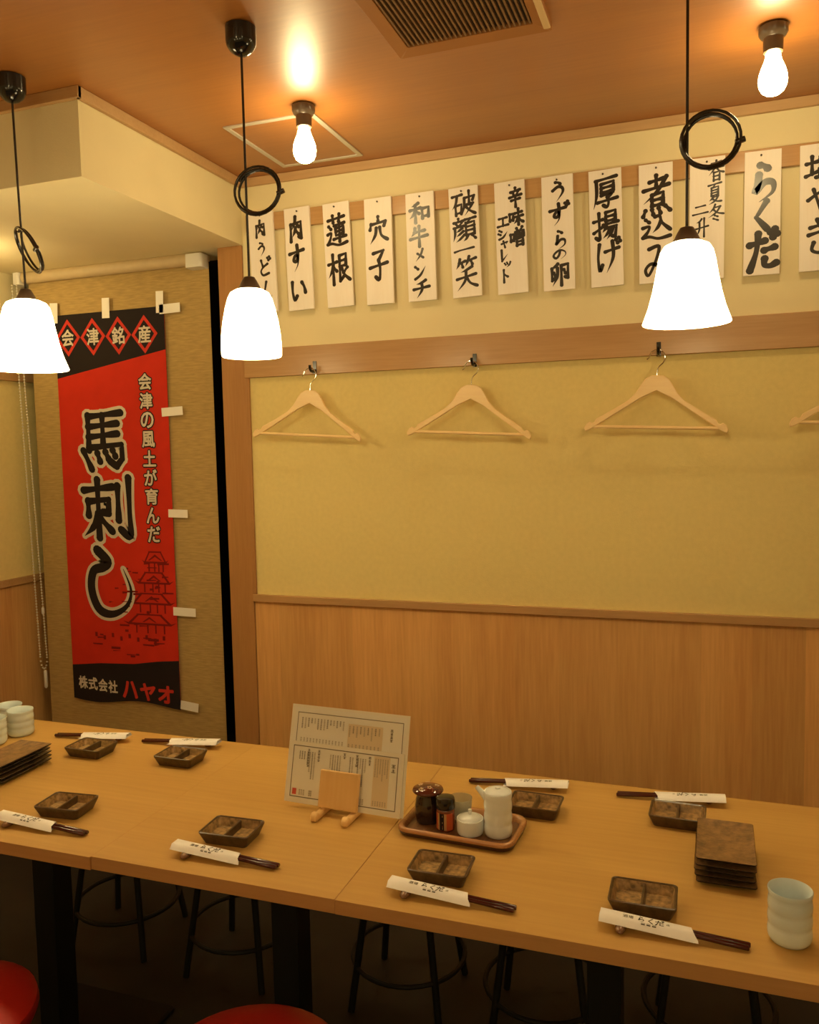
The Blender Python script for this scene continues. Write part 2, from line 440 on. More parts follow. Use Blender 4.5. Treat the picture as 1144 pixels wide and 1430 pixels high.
def strokes(mb, ch, x, z, w, h, y, m, W=11.0, slant=0.10, grow=0.0, trans=None):
    """write one brushed character with its box's upper left corner at (x, z)"""
    s0 = sqrt(w * h)
    kx, ky = s0 / w, s0 / h
    lay = [y]
    def Y():
        lay[0] -= 0.000008
        return lay[0]
    def T(p):
        px, py = p
        py = py - slant * (px - 50)
        q = (x + px / 100 * w, z - py / 100 * h)
        return q if trans is None else trans(q)
    for s in BR[ch].split('/'):
        lift = s.endswith('>')
        s = s.rstrip('>')
        kind = s[0] if s[0] in '~L' else ''
        P = [tuple(float(c) for c in t.split(',')) for t in s.lstrip('~L').split()]
        if kind == '~':
            Q = catmull(P, 6)
        else:
            Q = []
            for a, b in zip(P[:-1], P[1:]):
                for j in range(5):
                    Q.append((a[0] + (b[0] - a[0]) * j / 5, a[1] + (b[1] - a[1]) * j / 5))
            Q.append(P[-1])
        d = [0.0]
        for a, b in zip(Q[:-1], Q[1:]):
            d.append(d[-1] + sqrt((a[0] - b[0]) ** 2 + (a[1] - b[1]) ** 2))
        tot = d[-1] or 1
        wid = []
        for k in d:
            t = k / tot
            v = 1.12 - 0.36 * sin(pi * min(1, t * 1.15)) if not lift else 1.12 - 0.25 * t
            if lift and t > 0.55:
                v *= max(0.06, 1 - (t - 0.55) / 0.45 * 0.92)
            wid.append(v * W / 2 + grow)
        lv, rv = [], []
        for i, q in enumerate(Q):
            a, b = Q[max(i - 1, 0)], Q[min(i + 1, len(Q) - 1)]
            tx, ty = (b[0] - a[0]) / kx, (b[1] - a[1]) / ky
            n = sqrt(tx * tx + ty * ty) or 1
            nx, ny = -ty / n, tx / n
            lv.append(T((q[0] + nx * wid[i] * kx, q[1] + ny * wid[i] * ky)))
            rv.append(T((q[0] - nx * wid[i] * kx, q[1] - ny * wid[i] * ky)))
        n = len(Q)
        yy = Y()
        vs = [(p[0], yy, p[1]) for p in lv + rv]
        mb.add(vs, [(i, i + 1, n + i + 1, n + i) for i in range(n - 1)], m)
        ends = [0, n - 1]
        if kind == 'L':
            ends += [5 * k for k in range(1, len(P) - 1)]
        for e in ends:
            r = wid[e]
            poly = []
            for j in range(10):
                a = 2 * pi * j / 10
                # slightly oblong blot, like the heel of a brush
                ex, ey = r * 1.12 * cos(a), r * 0.95 * sin(a)
                poly.append(T((Q[e][0] + (ex * 0.8 - ey * 0.6) * kx, Q[e][1] + (ex * 0.6 + ey * 0.8) * ky)))
            mb.flat(poly, Y(), m)

GL = {}
def glyph(ch, off=0.0):
    """outline of a type character, scaled to a unit square"""
    k = (ch, off)
    if k not in GL:
        cu = bpy.data.curves.new('type', 'FONT')
        cu.body = ch
        cu.offset = off
        cu.resolution_u = 3
        ob = bpy.data.objects.new('type', cu)
        C.objects.link(ob)
        me = bpy.data.meshes.new_from_object(ob.evaluated_get(bpy.context.evaluated_depsgraph_get()))
        vs = [(v.co.x, v.co.y) for v in me.vertices]
        fs = [tuple(p.vertices) for p in me.polygons]
        bpy.data.objects.remove(ob)
        bpy.data.curves.remove(cu)
        bpy.data.meshes.remove(me)
        GL[k] = (vs, fs)
    return GL[k]

def bold(mb, ch, x, z, w, h, y, m, r, n=8):
    """type character thickened by r: copies of its outline set round a small circle"""
    for q in range(n):
        a = 2 * pi * q / n
        typed(mb, ch, x + r * cos(a), z + r * sin(a), w, h, y - 0.00001 * q, m)

def typed(mb, ch, x, z, w, h, y, m, off=0.0, place=None):
    """type character in the box with upper left corner (x, z); place maps (u, v) -> 3D"""
    v0, _ = glyph(ch, 0.0)
    vs, fs = glyph(ch, off)
    if not vs:
        return
    ax, bx = min(p[0] for p in v0), max(p[0] for p in v0)
    ay, by = min(p[1] for p in v0), max(p[1] for p in v0)
    sx = w / max(bx - ax, 0.2)
    sz = h / max(by - ay, 0.2)
    q = [(x + (p[0] - ax) * sx, z - h + (p[1] - ay) * sz) for p in vs]
    mb.add([place(u, v) if place else (u, y, v) for u, v in q], fs, m)

# ------------------------------------------------------------------ the room
WB = 2.75                                    # back wall
XL, XR, YF = -2.74, 2.30, -1.70              # left, right and rear limits of the room
def Z(r):
    return EYE + r

mb = MB()
for z0, z1, m in ((0, Z(-0.55), 'wainscot'), (Z(-0.55), Z(0.33), 'wall_cloth'), (Z(0.33), FULL, 'wall_cream')):
    mb.box(-1.61, XR, WB, WB + 0.12, z0, z1, m)
struct(mb.build('wall_back', smooth=False))
mb = MB()
for z0, z1, m in ((0, Z(-0.515), 'wainscot'), (Z(-0.515), Z(0.37), 'wall_cloth'), (Z(0.37), FULL, 'wall_cream')):
    mb.box(XL - 0.1, XL, YF, WB + 0.24, z0, z1, m)
struct(mb.build('wall_left', smooth=False))
mb = MB().box(XR, XR + 0.1, YF, WB + 0.12, 0, FULL, 'wall_cream')
struct(mb.build('wall_right', smooth=False))
mb = MB().box(XL - 0.1, XR + 0.1, YF - 0.1, YF, 0, FULL, 'wall_cream')
struct(mb.build('wall_front', smooth=False))
struct(MB().box(XL - 0.1, XR + 0.1, YF - 0.1, WB + 0.24, -0.1, 0, 'floor').build('floor', smooth=False))
struct(MB().box(XL - 0.1, XR + 0.1, YF - 0.1, WB + 0.24, FULL, FULL + 0.1, 'ceiling').build('ceiling', smooth=False))
# boxed-in soffit above the blind: its lower face is the lid of the window recess
ZS = Z(0.765)
struct(MB().box(XL, -1.61, 1.905, WB + 0.24, ZS, FULL, 'wall_cream').build('ceiling_soffit', smooth=False))
# window recess: dark window behind the blind
struct(MB().box(XL, -1.61, WB + 0.16, WB + 0.24, 0, ZS, 'night_glass').build('window_1', smooth=False))
struct(MB().box(-1.715, -1.612, WB - 0.006, WB + 0.16, 0, ZS, 'post').build('trim_1', bevel=0.002))
# crown strips under the ceiling
struct(MB().box(-1.61, XR, WB - 0.014, WB, Z(0.976 - 0.006), FULL, 'crown').build('trim_2', bevel=0.002))
struct(MB().box(-1.61, -1.596, 1.891, WB - 0.014, Z(0.968), FULL, 'crown').build('trim_3', bevel=0.002))
struct(MB().box(XL, -1.596, 1.890, 1.905, Z(0.968), FULL, 'trim').build('trim_4', bevel=0.002))
# rail for the plaques, band for the coat hooks, dado trim
struct(MB().box(-1.585, XR, WB - 0.015, WB, Z(0.806), Z(0.866), 'trim').build('trim_5', bevel=0.0015))
struct(MB().box(-1.612, XR, WB - 0.016, WB, Z(0.277), Z(0.381), 'trim').build('trim_6', bevel=0.0015))
struct(MB().box(-1.612, XR, WB - 0.014, WB, Z(-0.566), Z(-0.539), 'trim').build('trim_7', bevel=0.0015))
struct(MB().box(-1.612, -1.598, WB - 0.010, WB, Z(-0.539), Z(0.277), 'post').build('trim_8', bevel=0.0015))
struct(MB().box(XL, XL + 0.014, YF, WB + 0.16, Z(-0.538), Z(-0.508), 'trim').build('trim_9', bevel=0.0015))
struct(MB().box(XL, XL + 0.014, YF, WB + 0.16, Z(0.32), Z(0.42), 'trim').build('trim_10', bevel=0.0015))

# ------------------------------------------------------------------ ceiling fittings
# air-conditioner grille
t = thing('ceiling_air_unit', 'brown ceiling air unit with a fine-slatted square grille at the top edge', 'air vent', (-0.535, 1.74, FULL))
mb = MB()
rings = [rrect(0.385, 0.63, 0.004, 0), rrect(0.385, 0.63, 0.004, -0.0125), rrect(0.382, 0.627, 0.004, -0.014),
         rrect(0.312, 0.53, 0.003, -0.014), rrect(0.308, 0.526, 0.003, -0.004)]
mb.loft(rings, 'ac_panel')
mb.build('unit_frame', t)
mb = MB()
for k in range(26):
    x = -0.150 + k * 0.300 / 25
    mb.box(x - 0.0024, x + 0.0024, -0.262, 0.262, -0.0135, -0.0045, 'grille')
mb.build('grille', t, smooth=False)
MB().box(-0.153, 0.153, -0.262, 0.262, -0.0042, -0.0032, 'dark_gap').build('filter', t, smooth=False)  # near-black sheet: the shade between the slats put into its colour
MB().box(0.176, 0.193, -0.335, 0.290, -0.020, -0.0142, 'flap').build('air_flap', t, bevel=0.003)

# access hatch beside the left bulb
t = thing('access_hatch', 'square ceiling access hatch with a thin grey metal frame', 'hatch', (-1.243, 2.485, FULL))
mb = MB()
for x0, x1, y0, y1 in ((-0.152, 0.152, -0.195, -0.179), (-0.152, 0.152, 0.179, 0.195), (-0.152, -0.136, -0.179, 0.179), (0.136, 0.152, -0.179, 0.179)):
    mb.box(x0, x1, y0, y1, -0.005, 0, 'alu')
mb.build('hatch_frame', t, bevel=0.001)
MB().box(-0.1355, 0.1355, -0.1785, 0.1785, -0.002, 0, 'ceiling').build('hatch_panel', t, smooth=False)

def ceiling_bulb(loc, label):
    t = thing('ceiling_bulb_lamp', label, 'light bulb', loc, group='bare bulbs on the ceiling')
    mb = MB()
    mb.lathe([(0.030, 0), (0.034, -0.004), (0.034, -0.018), (0.029, -0.026), (0.0235, -0.030), (0.0225, -0.062), (0.019, -0.064)], 'brown_plastic')
    mb.build('socket', t)
    mb = MB()
    prof = [(0.0165, -0.060), (0.0175, -0.072), (0.0205, -0.083), (0.0265, -0.097), (0.0315, -0.112), (0.0335, -0.127), (0.0315, -0.141), (0.026, -0.152), (0.017, -0.159), (0.006, -0.1625), (0.001, -0.163)]
    mb.lathe(prof, 'bulb')
    mb.build('bulb', t)
    return t
b0 = ceiling_bulb((-1.096, 2.243, FULL), 'lit bare bulb in a dark socket beside the square ceiling hatch')
copy_thing(b0, (0.156, 2.260, FULL), None, 'lit bare bulb on the ceiling above the right end of the plaque row')
copy_thing(b0, (-1.082, 0.35, FULL), None, 'added bare ceiling bulb for fill light, left of the viewer, outside the picture')  # this bulb and the next are unseen, added as fill light
copy_thing(b0, (0.40, 0.10, FULL), None, 'added bare ceiling bulb for fill light, above the viewer, outside the picture')
copy_thing(b0, (1.40, 2.230, FULL), None, 'bare ceiling bulb far along the plaque wall, outside the picture')
copy_thing(b0, (-2.53, 2.29, ZS), None, 'bare bulb under the soffit at the left wall, just outside the picture')

# pendants
def pendant(x, y, zb, prof, label, coil, loops, sc=1.0, lean=0.0):
    """x, y of the hanging point; zb height of the shade's lower rim"""
    t = thing('pendant_lamp', label, 'pendant lamp', (x, y, FULL), group='pendant lamps over the long table')
    MB().lathe([(0.030, 0), (0.036, -0.002), (0.036, -0.034), (0.0345, -0.043), (0.028, -0.054), (0.017, -0.063), (0.006, -0.067), (0.003, -0.067)], 'black_plastic').build('ceiling_rose', t)
    h = zb - FULL
    top = h + 0.158 * sc
    MB().tube([(0, 0, -0.066), (lean * 0.3, 0, (top + 0.03) * 0.5), (lean, 0, top + 0.028)], 0.0030, 'cord').build('cord', t)
    # spare cord wound into a ring
    mb = MB()
    cx, cz, rad, az, tilt, sq, sh = coil
    pts = []
    n = 28
    for k in range(loops * n + 1):
        a = 2 * pi * k / n + 2.4
        lp = k / n
        r = rad * (1 + 0.05 * sin(lp * 2.1)) + 0.0022 * cos(lp * 1.7)
        px, pz = r * cos(a), r * sin(a) * sq
        px, pz = px * cos(tilt) - pz * sin(tilt), px * sin(tilt) + pz * cos(tilt)
        py = 0.0042 * (lp - loops / 2) + 0.004 * sin(a * 0.5)
        pts.append((cx + px * cos(az) - py * sin(az) - sh * pz * 0.72, px * sin(az) + py * cos(az) - sh * pz * 0.69, cz - FULL + pz))
    mb.tube(pts, 0.0030, 'cord', 8)
    c = mb.build('cord_coil', t)
    mb = MB()
    a = 0.0 if loops > 2 else 2.3
    p0 = Vector((cx + rad * cos(a) * cos(az), rad * cos(a) * sin(az), cz - FULL - 0.008))
    d = Vector((cos(az), sin(az), 0.35)).normalized()
    mb.tube([p0 - d * 0.006, p0 + d * 0.012], 0.0058, 'cord', 10)
    mb.build('cord_tie', c)
    MB().lathe([(0.006, 0.030), (0.013, 0.028), (0.019, 0.018), (0.025, 0.006), (0.030, -0.001), (0.026, -0.003)][::-1], 'cap', c=(lean, 0, top)).build('shade_cap', t)
    mb = MB()
    inner = [(max(r - 0.003, 0.004), z + (0.0 if i == 0 else -0.002)) for i, (r, z) in enumerate(prof)]
    mb.lathe([(r * sc, z * sc) for r, z in inner[::-1]] + [(r * sc, z * sc) for r, z in prof], 'shade', 48, c=(lean, 0, h))
    mb.build('lamp_shade', t, angle=60)
    return t
BELL = [(0.0835, 0), (0.0845, 0.002), (0.0815, 0.010), (0.0735, 0.032), (0.0655, 0.062), (0.0590, 0.095), (0.0545, 0.122), (0.0500, 0.140), (0.0430, 0.151), (0.0300, 0.157), (0.0120, 0.158)]
BULLET = [(0.0685, 0), (0.0705, 0.003), (0.0710, 0.022), (0.0695, 0.050), (0.0650, 0.083), (0.0590, 0.112), (0.0520, 0.136), (0.0450, 0.149), (0.0330, 0.156), (0.0120, 0.158)]
pendant(-0.032, 1.787, Z(0.241), BELL, 'flared white bell pendant hanging in front of the rightmost plaques', (0.043, Z(0.595), 0.053, 0.10, 0.0, 0.98, 0.0), 3, 1.02)
pendant(-1.031, 1.787, Z(0.231), BULLET, 'straight-sided white pendant lamp with slightly rounded bullet shade', (0.031, Z(0.619), 0.055, 0.12, 0.2, 0.95, 0.0), 3, 1.02)
pendant(-1.722, 1.787, Z(0.235), BELL, 'wide flared white bell pendant hanging in front of the red banner', (0.031, Z(0.549), 0.056, -0.56, -0.45, 0.95, 0.42), 3, 1.17, 0.010)

# unseen pendants added behind the viewer to light the front faces
pr = pendant(-1.75, -0.48, Z(0.230), BELL, 'added bell pendant for front fill light, far left behind the viewer, outside the picture', (0.042, Z(0.583), 0.052, 0.10, 0.0, 0.98, 0.0), 3)
copy_thing(pr, (-0.90, -0.48, FULL), None, 'added bell pendant for front fill light, left behind the viewer, outside the picture')
copy_thing(pr, (-0.05, -0.48, FULL), None, 'added bell pendant for front fill light, behind the viewer, outside the picture')
copy_thing(pr, (0.80, -0.48, FULL), None, 'added bell pendant for front fill light, right behind the viewer, outside the picture')

# ------------------------------------------------------------------ blind, banner, tapes
YB = 2.80
t = thing('roller_blind', 'tan woven roller blind covering the window behind the red banner', 'blind', (-2.228, YB, Z(0.71)))
mb = MB()
n = 20
rings_f = []
vs, fs = [], []
for i in range(n + 1):
    xx = -0.438 + 0.876 * i / n
    for zz, yy in ((0.02, 0.0), (-1.90, 0.0)):
        vs.append((xx, yy, zz))
for i in range(n):
    fs.append((2 * i, 2 * i + 2, 2 * i + 3, 2 * i + 1))
mb.box(-0.438, 0.438, -0.0006, 0.0006, -1.92, 0.02, 'blind')
mb.build('blind_fabric', t, smooth=False)
MB().tube([(-0.44, -0.018, 0.034), (0.425, -0.018, 0.034)], 0.024, 'cassette', 18).build('roller_tube', t)
MB().box(-0.44, 0.425, -0.004, 0.03, 0.030, 0.0545, 'cassette').build('head_rail', t, bevel=0.002)
mb = MB()
out = [(0.0, -0.026), (0.045, -0.026), (0.052, -0.018), (0.052, 0.026), (0.046, 0.034), (0.006, 0.034), (0.0, 0.027)]
mb.loft([[(0.425 + x * 0.9, y * 0.9 - 0.026, 0.030 + 0) for x, y in []] or rrect(0.075, 0.06, 0.014, -0.004, c=(0.4, -0.022)),
         rrect(0.075, 0.06, 0.014, 0.048, c=(0.4, -0.022))], 'white_plastic')
mb.build('end_bracket', t, bevel=0.002)
mb = MB()
mb.loft([rrect(0.035, 0.05, 0.010, 0.004, c=(-0.462, -0.022)), rrect(0.035, 0.05, 0.010, 0.054, c=(-0.462, -0.022))], 'white_plastic')
mb.build('end_bracket', t, bevel=0.002)
mb = MB()
def strand(p, q, k):
    for i in range(k + 1):
        f = i / k
        c = [a + (b - a) * f for a, b in zip(p, q)]
        mb.sphere(c, 0.0042, 'chain', 4)
strand((-0.472, -0.055, 0.0), (-0.432, -0.055, -1.55), 128)
strand((-0.448, -0.055, 0.0), (-0.396, -0.055, -1.55), 128)
for i in range(9):
    a = pi + pi * i / 8
    mb.sphere((-0.414 + 0.018 * cos(a), -0.055, -1.56 + 0.05 * sin(a)), 0.0042, 'chain', 4)
for s in (0, 1):
    mb.tube([(-0.472 + 0.024 * s, -0.055, 0.0), (-0.432 + 0.036 * s, -0.055, -1.55)], 0.0011, 'chain', 5)
ch = mb.build('bead_chain', t)
MB().lathe([(0.004, 0), (0.007, -0.004), (0.007, -0.072), (0.003, -0.078)], 'white_plastic', 10, c=(-0.409, -0.055, -1.616)).build('chain_weight', t)
MB().lathe([(0.003, 0.016), (0.006, 0.010), (0.006, -0.010), (0.003, -0.016)][::-1], 'white_plastic', 10, c=(-0.404, -0.055, -1.36)).build('chain_joiner', t)

# banner: x -2.53 .. -1.99, hangs on the blind
BX, BY = -2.262, YB - 0.010
t = MB()
x0, x1 = -0.268, 0.268
zt, zb = Z(0.580), Z(-1.025)
def wav(x):
    return 0.010 * sin(x * 14 + 0.6) - 0.004
# cloth body with a little thickness, colour areas as strips on its face
n = 24
bot = [(x0 + (x1 - x0) * i / n, zb + wav(x0 + (x1 - x0) * i / n)) for i in range(n + 1)]
t.prism([(x0, zt), (x0, bot[0][1])] + bot[1:-1] + [(x1, bot[-1][1]), (x1, zt)], -0.0006, 0.0006, 'banner_red')
e1, e2, e3, e4 = -0.0010, -0.0014, -0.0018, -0.0024
t.flat([(x0, zt), (x0, Z(0.322)), (x1, Z(0.412)), (x1, zt)], e1, 'banner_black')
low = [(x0, Z(-0.885)), (-0.12, Z(-0.870)), (0.05, Z(-0.862)), (0.16, Z(-0.845)), (x1, Z(-0.835))]
t.flat(low[::-1] + bot, e1, 'banner_black')
for k, ch in enumerate('会津銘産'):
    cx, cz = -0.204 + 0.1255 * k, Z(0.486 - 0.003 * k)
    hw, hh = 0.062, 0.076
    for s, mm, e in ((1.0, 'banner_diamond', e2), (0.74, 'banner_black', e3)):
        t.flat([(cx, cz + hh * s), (cx - hw * s, cz), (cx, cz - hh * s), (cx + hw * s, cz)], e, mm)
    bold(t, ch, cx - 0.029, cz + 0.033, 0.058, 0.066, e4, 'banner_white', 0.0016)
# slogan column
for k, ch in enumerate('会津の風土が育んだ'):
    cz = Z(0.322 - 0.0765 * k)
    cx = 0.165 + 0.0014 * k
    bold(t, ch, cx - 0.029, cz, 0.058, 0.062, e3, 'banner_black', 0.0066, 12)
    bold(t, ch, cx - 0.029, cz, 0.058, 0.062, e4, 'banner_white', 0.0018)
# three large characters, black with a pale border
for ch, zz, w, h, W in (('馬', 0.188, 0.240, 0.245, 11.5), ('刺', -0.092, 0.250, 0.250, 12), ('し', -0.388, 0.225, 0.275, 15)):
    xx = -0.172 + (0.010 if ch == 'し' else 0)
    for grow, mm, e in ((5.2, 'banner_white', e3), (0, 'banner_black', e4)):
        strokes(t, ch, xx, Z(zz), w, h, e, mm, W, 0.04, grow)
# dark drawing of tiled roofs and stone footing in the lower right
rnd = random.Random(5)
def dark(poly):
    dark.y -= 0.000008
    t.flat(poly, dark.y, 'banner_dkred')
dark.y = e2
def roof(cx, cz, w, h):
    up_, th = h * 0.30, 0.008
    dark([(cx - w / 2, cz + up_), (cx - w * 0.40, cz), (cx + w * 0.40, cz), (cx + w / 2, cz + up_), (cx + w * 0.40, cz + th), (cx - w * 0.40, cz + th)])
    dark([(cx - w * 0.40, cz + th), (cx - w * 0.22, cz + h), (cx - w * 0.17, cz + h), (cx - w * 0.34, cz + th)])
    dark([(cx + w * 0.34, cz + th), (cx + w * 0.17, cz + h), (cx + w * 0.22, cz + h), (cx + w * 0.40, cz + th)])
    dark([(cx - w * 0.24, cz + h - 0.006), (cx + w * 0.24, cz + h - 0.006), (cx + w * 0.24, cz + h), (cx - w * 0.24, cz + h)])
    for q in (-0.26, -0.05, 0.10, 0.26):
        dark([(cx + w * q, cz - 0.034), (cx + w * q + 0.007, cz - 0.034), (cx + w * q + 0.007, cz), (cx + w * q, cz)])
    dark([(cx - 0.035, cz + 0.012), (cx, cz + h * 0.75), (cx + 0.035, cz + 0.012), (cx + 0.026, cz + 0.012), (cx, cz + h * 0.55), (cx - 0.026, cz + 0.012)])
for cx, cz, w, h in ((0.175, -0.440, 0.13, 0.050), (0.165, -0.525, 0.19, 0.050), (0.150, -0.610, 0.23, 0.048), (0.135, -0.695, 0.26, 0.046)):
    roof(min(cx, 0.266 - w / 2), Z(cz), w, h)
for k in range(46):
    zz = rnd.uniform(-0.84, -0.44)
    lo = 0.02 - 0.20 * (-(zz + 0.44) / 0.40)
    xx = rnd.uniform(lo, 0.21)
    ll = rnd.uniform(0.012, 0.055)
    hh = rnd.uniform(0.004, 0.011)
    dark([(xx, Z(zz)), (xx + ll, Z(zz) + rnd.uniform(-0.003, 0.006)), (xx + ll, Z(zz) + hh), (xx, Z(zz) + hh)])
for k in range(9):
    xx, zz = -0.14 + 0.042 * k, -0.755 - 0.012 * (k % 2)
    dark([(xx, Z(zz)), (xx + 0.012, Z(zz)), (xx + 0.012, Z(zz) + 0.018), (xx, Z(zz) + 0.018)])
# maker's line
for k, ch in enumerate('株式会社'):
    bold(t, ch, -0.238 + 0.051 * k, Z(-0.932 - 0.003 * k), 0.044, 0.052, e3, 'banner_white', 0.0016)
for k, ch in enumerate('ハヤオ'):
    bold(t, ch, -0.012 + 0.088 * k, Z(-0.938 - 0.004 * k), 0.070, 0.068, e3, 'banner_diamond', 0.0035)
o = t.build('banner', smooth=False)
o.location = (BX, BY, 0)
tag(o, 'tall red and black cloth banner with large outlined characters taped to the tan blind', 'banner')

def tape(x, z, w, h, rot, label):
    o = MB().box(-w / 2, w / 2, -0.0004, 0.0004, -h / 2, h / 2, 'tape').build('tape_strip', smooth=False)
    o.location = (x, YB - 0.0145, z)
    o.rotation_euler = (0, rot, 0)
    tag(o, label, 'tape', 'white tape strips holding the banner')
tape(-2.530, Z(0.590), 0.040, 0.082, 0.05, 'white tape strip at the upper left corner of the banner, half behind the pendant')
tape(-2.268, Z(0.592), 0.036, 0.080, 0.03, 'upright white tape strip at the middle of the banner top edge')
tape(-2.010, Z(0.596), 0.034, 0.084, 0.03, 'upright white tape strip at the upper right corner of the banner')
tape(-1.965, Z(0.568), 0.096, 0.036, -0.02, 'level white tape strip at the upper right corner of the banner')
tape(-1.973, Z(0.168), 0.098, 0.034, -0.04, 'white tape on the banner right edge, beside the upper large character')
tape(-1.966, Z(-0.236), 0.090, 0.032, 0.02, 'white tape on the banner right edge, beside the end of the slogan column')
tape(-1.955, Z(-0.632), 0.105, 0.034, 0.02, 'white tape on the banner right edge, beside the roof drawing')
tape(-1.950, Z(-1.018), 0.084, 0.036, 0.10, 'white tape at the lower right corner of the banner')

# ------------------------------------------------------------------ plaques on the rail
PT = [-1.563, -1.417, -1.265, -1.107, -0.955, -0.803, -0.647, -0.492, -0.343, -0.190, -0.040, 0.114, 0.263]
PB = [-1.553, -1.408, -1.254, -1.104, -0.950, -0.792, -0.637, -0.486, -0.335, -0.188, -0.042, 0.112, 0.264]
PL = [
 ('wooden plaque with four thin brushed signs, leftmost, behind the bullet pendant', [('肉', 20, 28, 52, 62), ('う', 28, 108, 40, 50), ('ど', 28, 165, 54, 66), ('ん', 30, 248, 54, 84)], 10.5),
 ('wooden plaque with one kanji above two thick hiragana, second from the left end', [('肉', 10, 28, 66, 90), ('す', 8, 128, 68, 96), ('い', 8, 240, 70, 96)], 12),
 ('wooden plaque with two dense kanji in bold ink, third from the left', [('蓮', 9, 40, 80, 112), ('根', 9, 171, 84, 110)], 10),
 ('wooden plaque with two simple open kanji, right of the two-dense-kanji plaque', [('穴', 14, 62, 72, 92), ('子', 12, 170, 72, 116)], 11),
 ('wooden plaque with two glossy grey kanji above three angular kana', [('和', 12, 30, 74, 70), ('牛', 11, 110, 66, 70), ('メ', 26, 186, 40, 42), ('ン', 20, 234, 48, 56), ('チ', 16, 290, 62, 60)], 11.5),
 ('wooden plaque with four kanji, a lone horizontal stroke at the third', [('破', 9, 14, 82, 84), ('顔', 9, 100, 80, 78), ('一', 10, 184, 72, 40), ('笑', 11, 230, 76, 106)], 8.8),
 ('wooden plaque with two staggered columns of small signs, left of the four thin hiragana', [('辛', 48, 24, 42, 60), ('味', 44, 90, 48, 54), ('噌', 46, 152, 48, 58), ('エ', 6, 108, 38, 38), ('シ', 6, 150, 34, 33), ('ャ', 15, 183, 26, 27), ('レ', 9, 214, 30, 42), ('ッ', 22, 252, 25, 22), ('ト', 12, 280, 28, 42)], 12),
 ('wooden plaque with four thin hiragana above one kanji', [('う', 24, 18, 58, 64), ('ず', 20, 86, 66, 70), ('ら', 32, 172, 48, 60), ('の', 30, 230, 46, 34), ('卵', 18, 274, 68, 72)], 11),
 ('wooden plaque with two bold kanji above one hiragana with double tick', [('厚', 12, 22, 76, 96), ('揚', 11, 127, 78, 90), ('げ', 14, 218, 80, 102)], 10),
 ('wooden plaque with two bold kanji and a hiragana partly hidden by the right bell pendant', [('煮', 7, 36, 89, 118), ('込', 8, 152, 86, 78), ('み', 14, 238, 80, 110)], 10.5),
 ('wooden plaque with short columns of small kanji behind the right pendant and its cord ring', [('春', 53, 12, 44, 60), ('夏', 51, 76, 40, 62), ('冬', 52, 140, 46, 50), ('二', 8, 134, 46, 38), ('升', 15, 178, 40, 56)], 7.5),
 ('wooden plaque with three very thick hiragana, right of the right pendant', [('ら', 11, 36, 84, 112), ('く', 14, 146, 66, 88), ('だ', 10, 234, 84, 112)], 17),
 ('wooden plaque cut by the right edge of the picture, last of the row', [('塩', 14, 26, 80, 72), ('や', 18, 118, 72, 74), ('き', 16, 212, 74, 100)], 11),
]
for k, (lab, chars, W) in enumerate(PL):
    s = 1.0035
    xt, xb = PT[k] * s, PB[k] * s
    ztop = Z((0.865 - 0.001 * k) * s)
    mb = MB()
    mb.box(0, 0.1, -0.0045, 0.0045, -0.36, 0, 'plaque')
    for ch, cx, cy, w, h in chars:
        strokes(mb, ch, cx / 1000, -cy / 1000, w / 1000, h / 1000, -0.0049, 'ink', W * 1.42 * (62 / ((w + h) / 2)) ** 0.4)
    o = mb.build('wooden_plaque', smooth=False)
    o.location = (xt, WB - 0.0202, ztop)
    o.rotation_euler = (0, -atan2(xb - xt, 0.36), 0)
    tag(o, lab, 'menu plaque', 'brush-lettered plaques along the rail')
    mb = MB()
    mb.lathe([(0.0030, 0), (0.0028, 0.004), (0.001, 0.0055)], 'nail', 10)
    nl = mb.build('nail', o)
    nl.location = (0.048 + 0.004 * sin(k * 2.2), -0.0045, -0.013)
    nl.rotation_euler = (pi / 2, 0, 0)

# ------------------------------------------------------------------ coat hooks and hangers
def coat_hook(x, z, label):
    mb = MB()
    mb.box(-0.0065, 0.0065, -0.004, 0, -0.024, 0.020, 'black_plastic')
    mb.tube([(0, -0.003, -0.014), (0, -0.018, -0.019), (0, -0.034, -0.017), (0, -0.042, -0.008), (0, -0.043, 0.003)], [0.0058, 0.0052, 0.005, 0.0048, 0.0048], 'black_plastic', 10)
    o = mb.build('coat_hook')
    o.location = (x, WB - 0.0162, z)
    tag(o, label, 'hook', 'black coat hooks on the wood band')
    return o
arm = [(0, 0), (0.018, -0.001), (0.034, -0.010), (0.047, -0.028), (0.062, -0.054), (0.086, -0.079), (0.13, -0.107), (0.178, -0.135), (0.184, -0.146), (0.191, -0.149), (0.197, -0.144), (0.207, -0.151),
       (0.214, -0.165), (0.211, -0.176), (0.198, -0.171), (0.15, -0.139), (0.09, -0.099), (0.045, -0.069)]
outline = arm + [(0, -0.047)] + [(-x, z) for x, z in arm[:0:-1]]
outline = outline[::-1]
def hanger(x, ztop, roll, label):
    t = thing('coat_hanger', label, 'hanger', (x, WB - 0.052, ztop), (0, roll, 0), 'wooden coat hangers on the hooks')
    mb = MB()
    mb.prism(outline, -0.006, 0.006, 'hanger')
    mb.v = [(a, b - 0.022 * (a / 0.21) ** 2, c) for a, b, c in mb.v]
    mb.build('shoulders', t, bevel=0.0022)
    MB().tube([(-0.197, -0.018, -0.161), (0.197, -0.018, -0.161)], 0.0052, 'hanger', 12).build('trouser_bar', t)
    mb = MB()
    pts = catmull([(0, 0, -0.012), (0, 0, 0.012), (0.004, 0, 0.026), (0.017, 0, 0.040), (0.0215, 0, 0.055), (0.014, 0, 0.072), (-0.003, 0, 0.079), (-0.020, 0, 0.071), (-0.027, 0, 0.055), (-0.033, 0, 0.049)], 5)
    mb.tube(pts, 0.0019, 'chrome', 8)
    mb.build('hook', t)
    return t
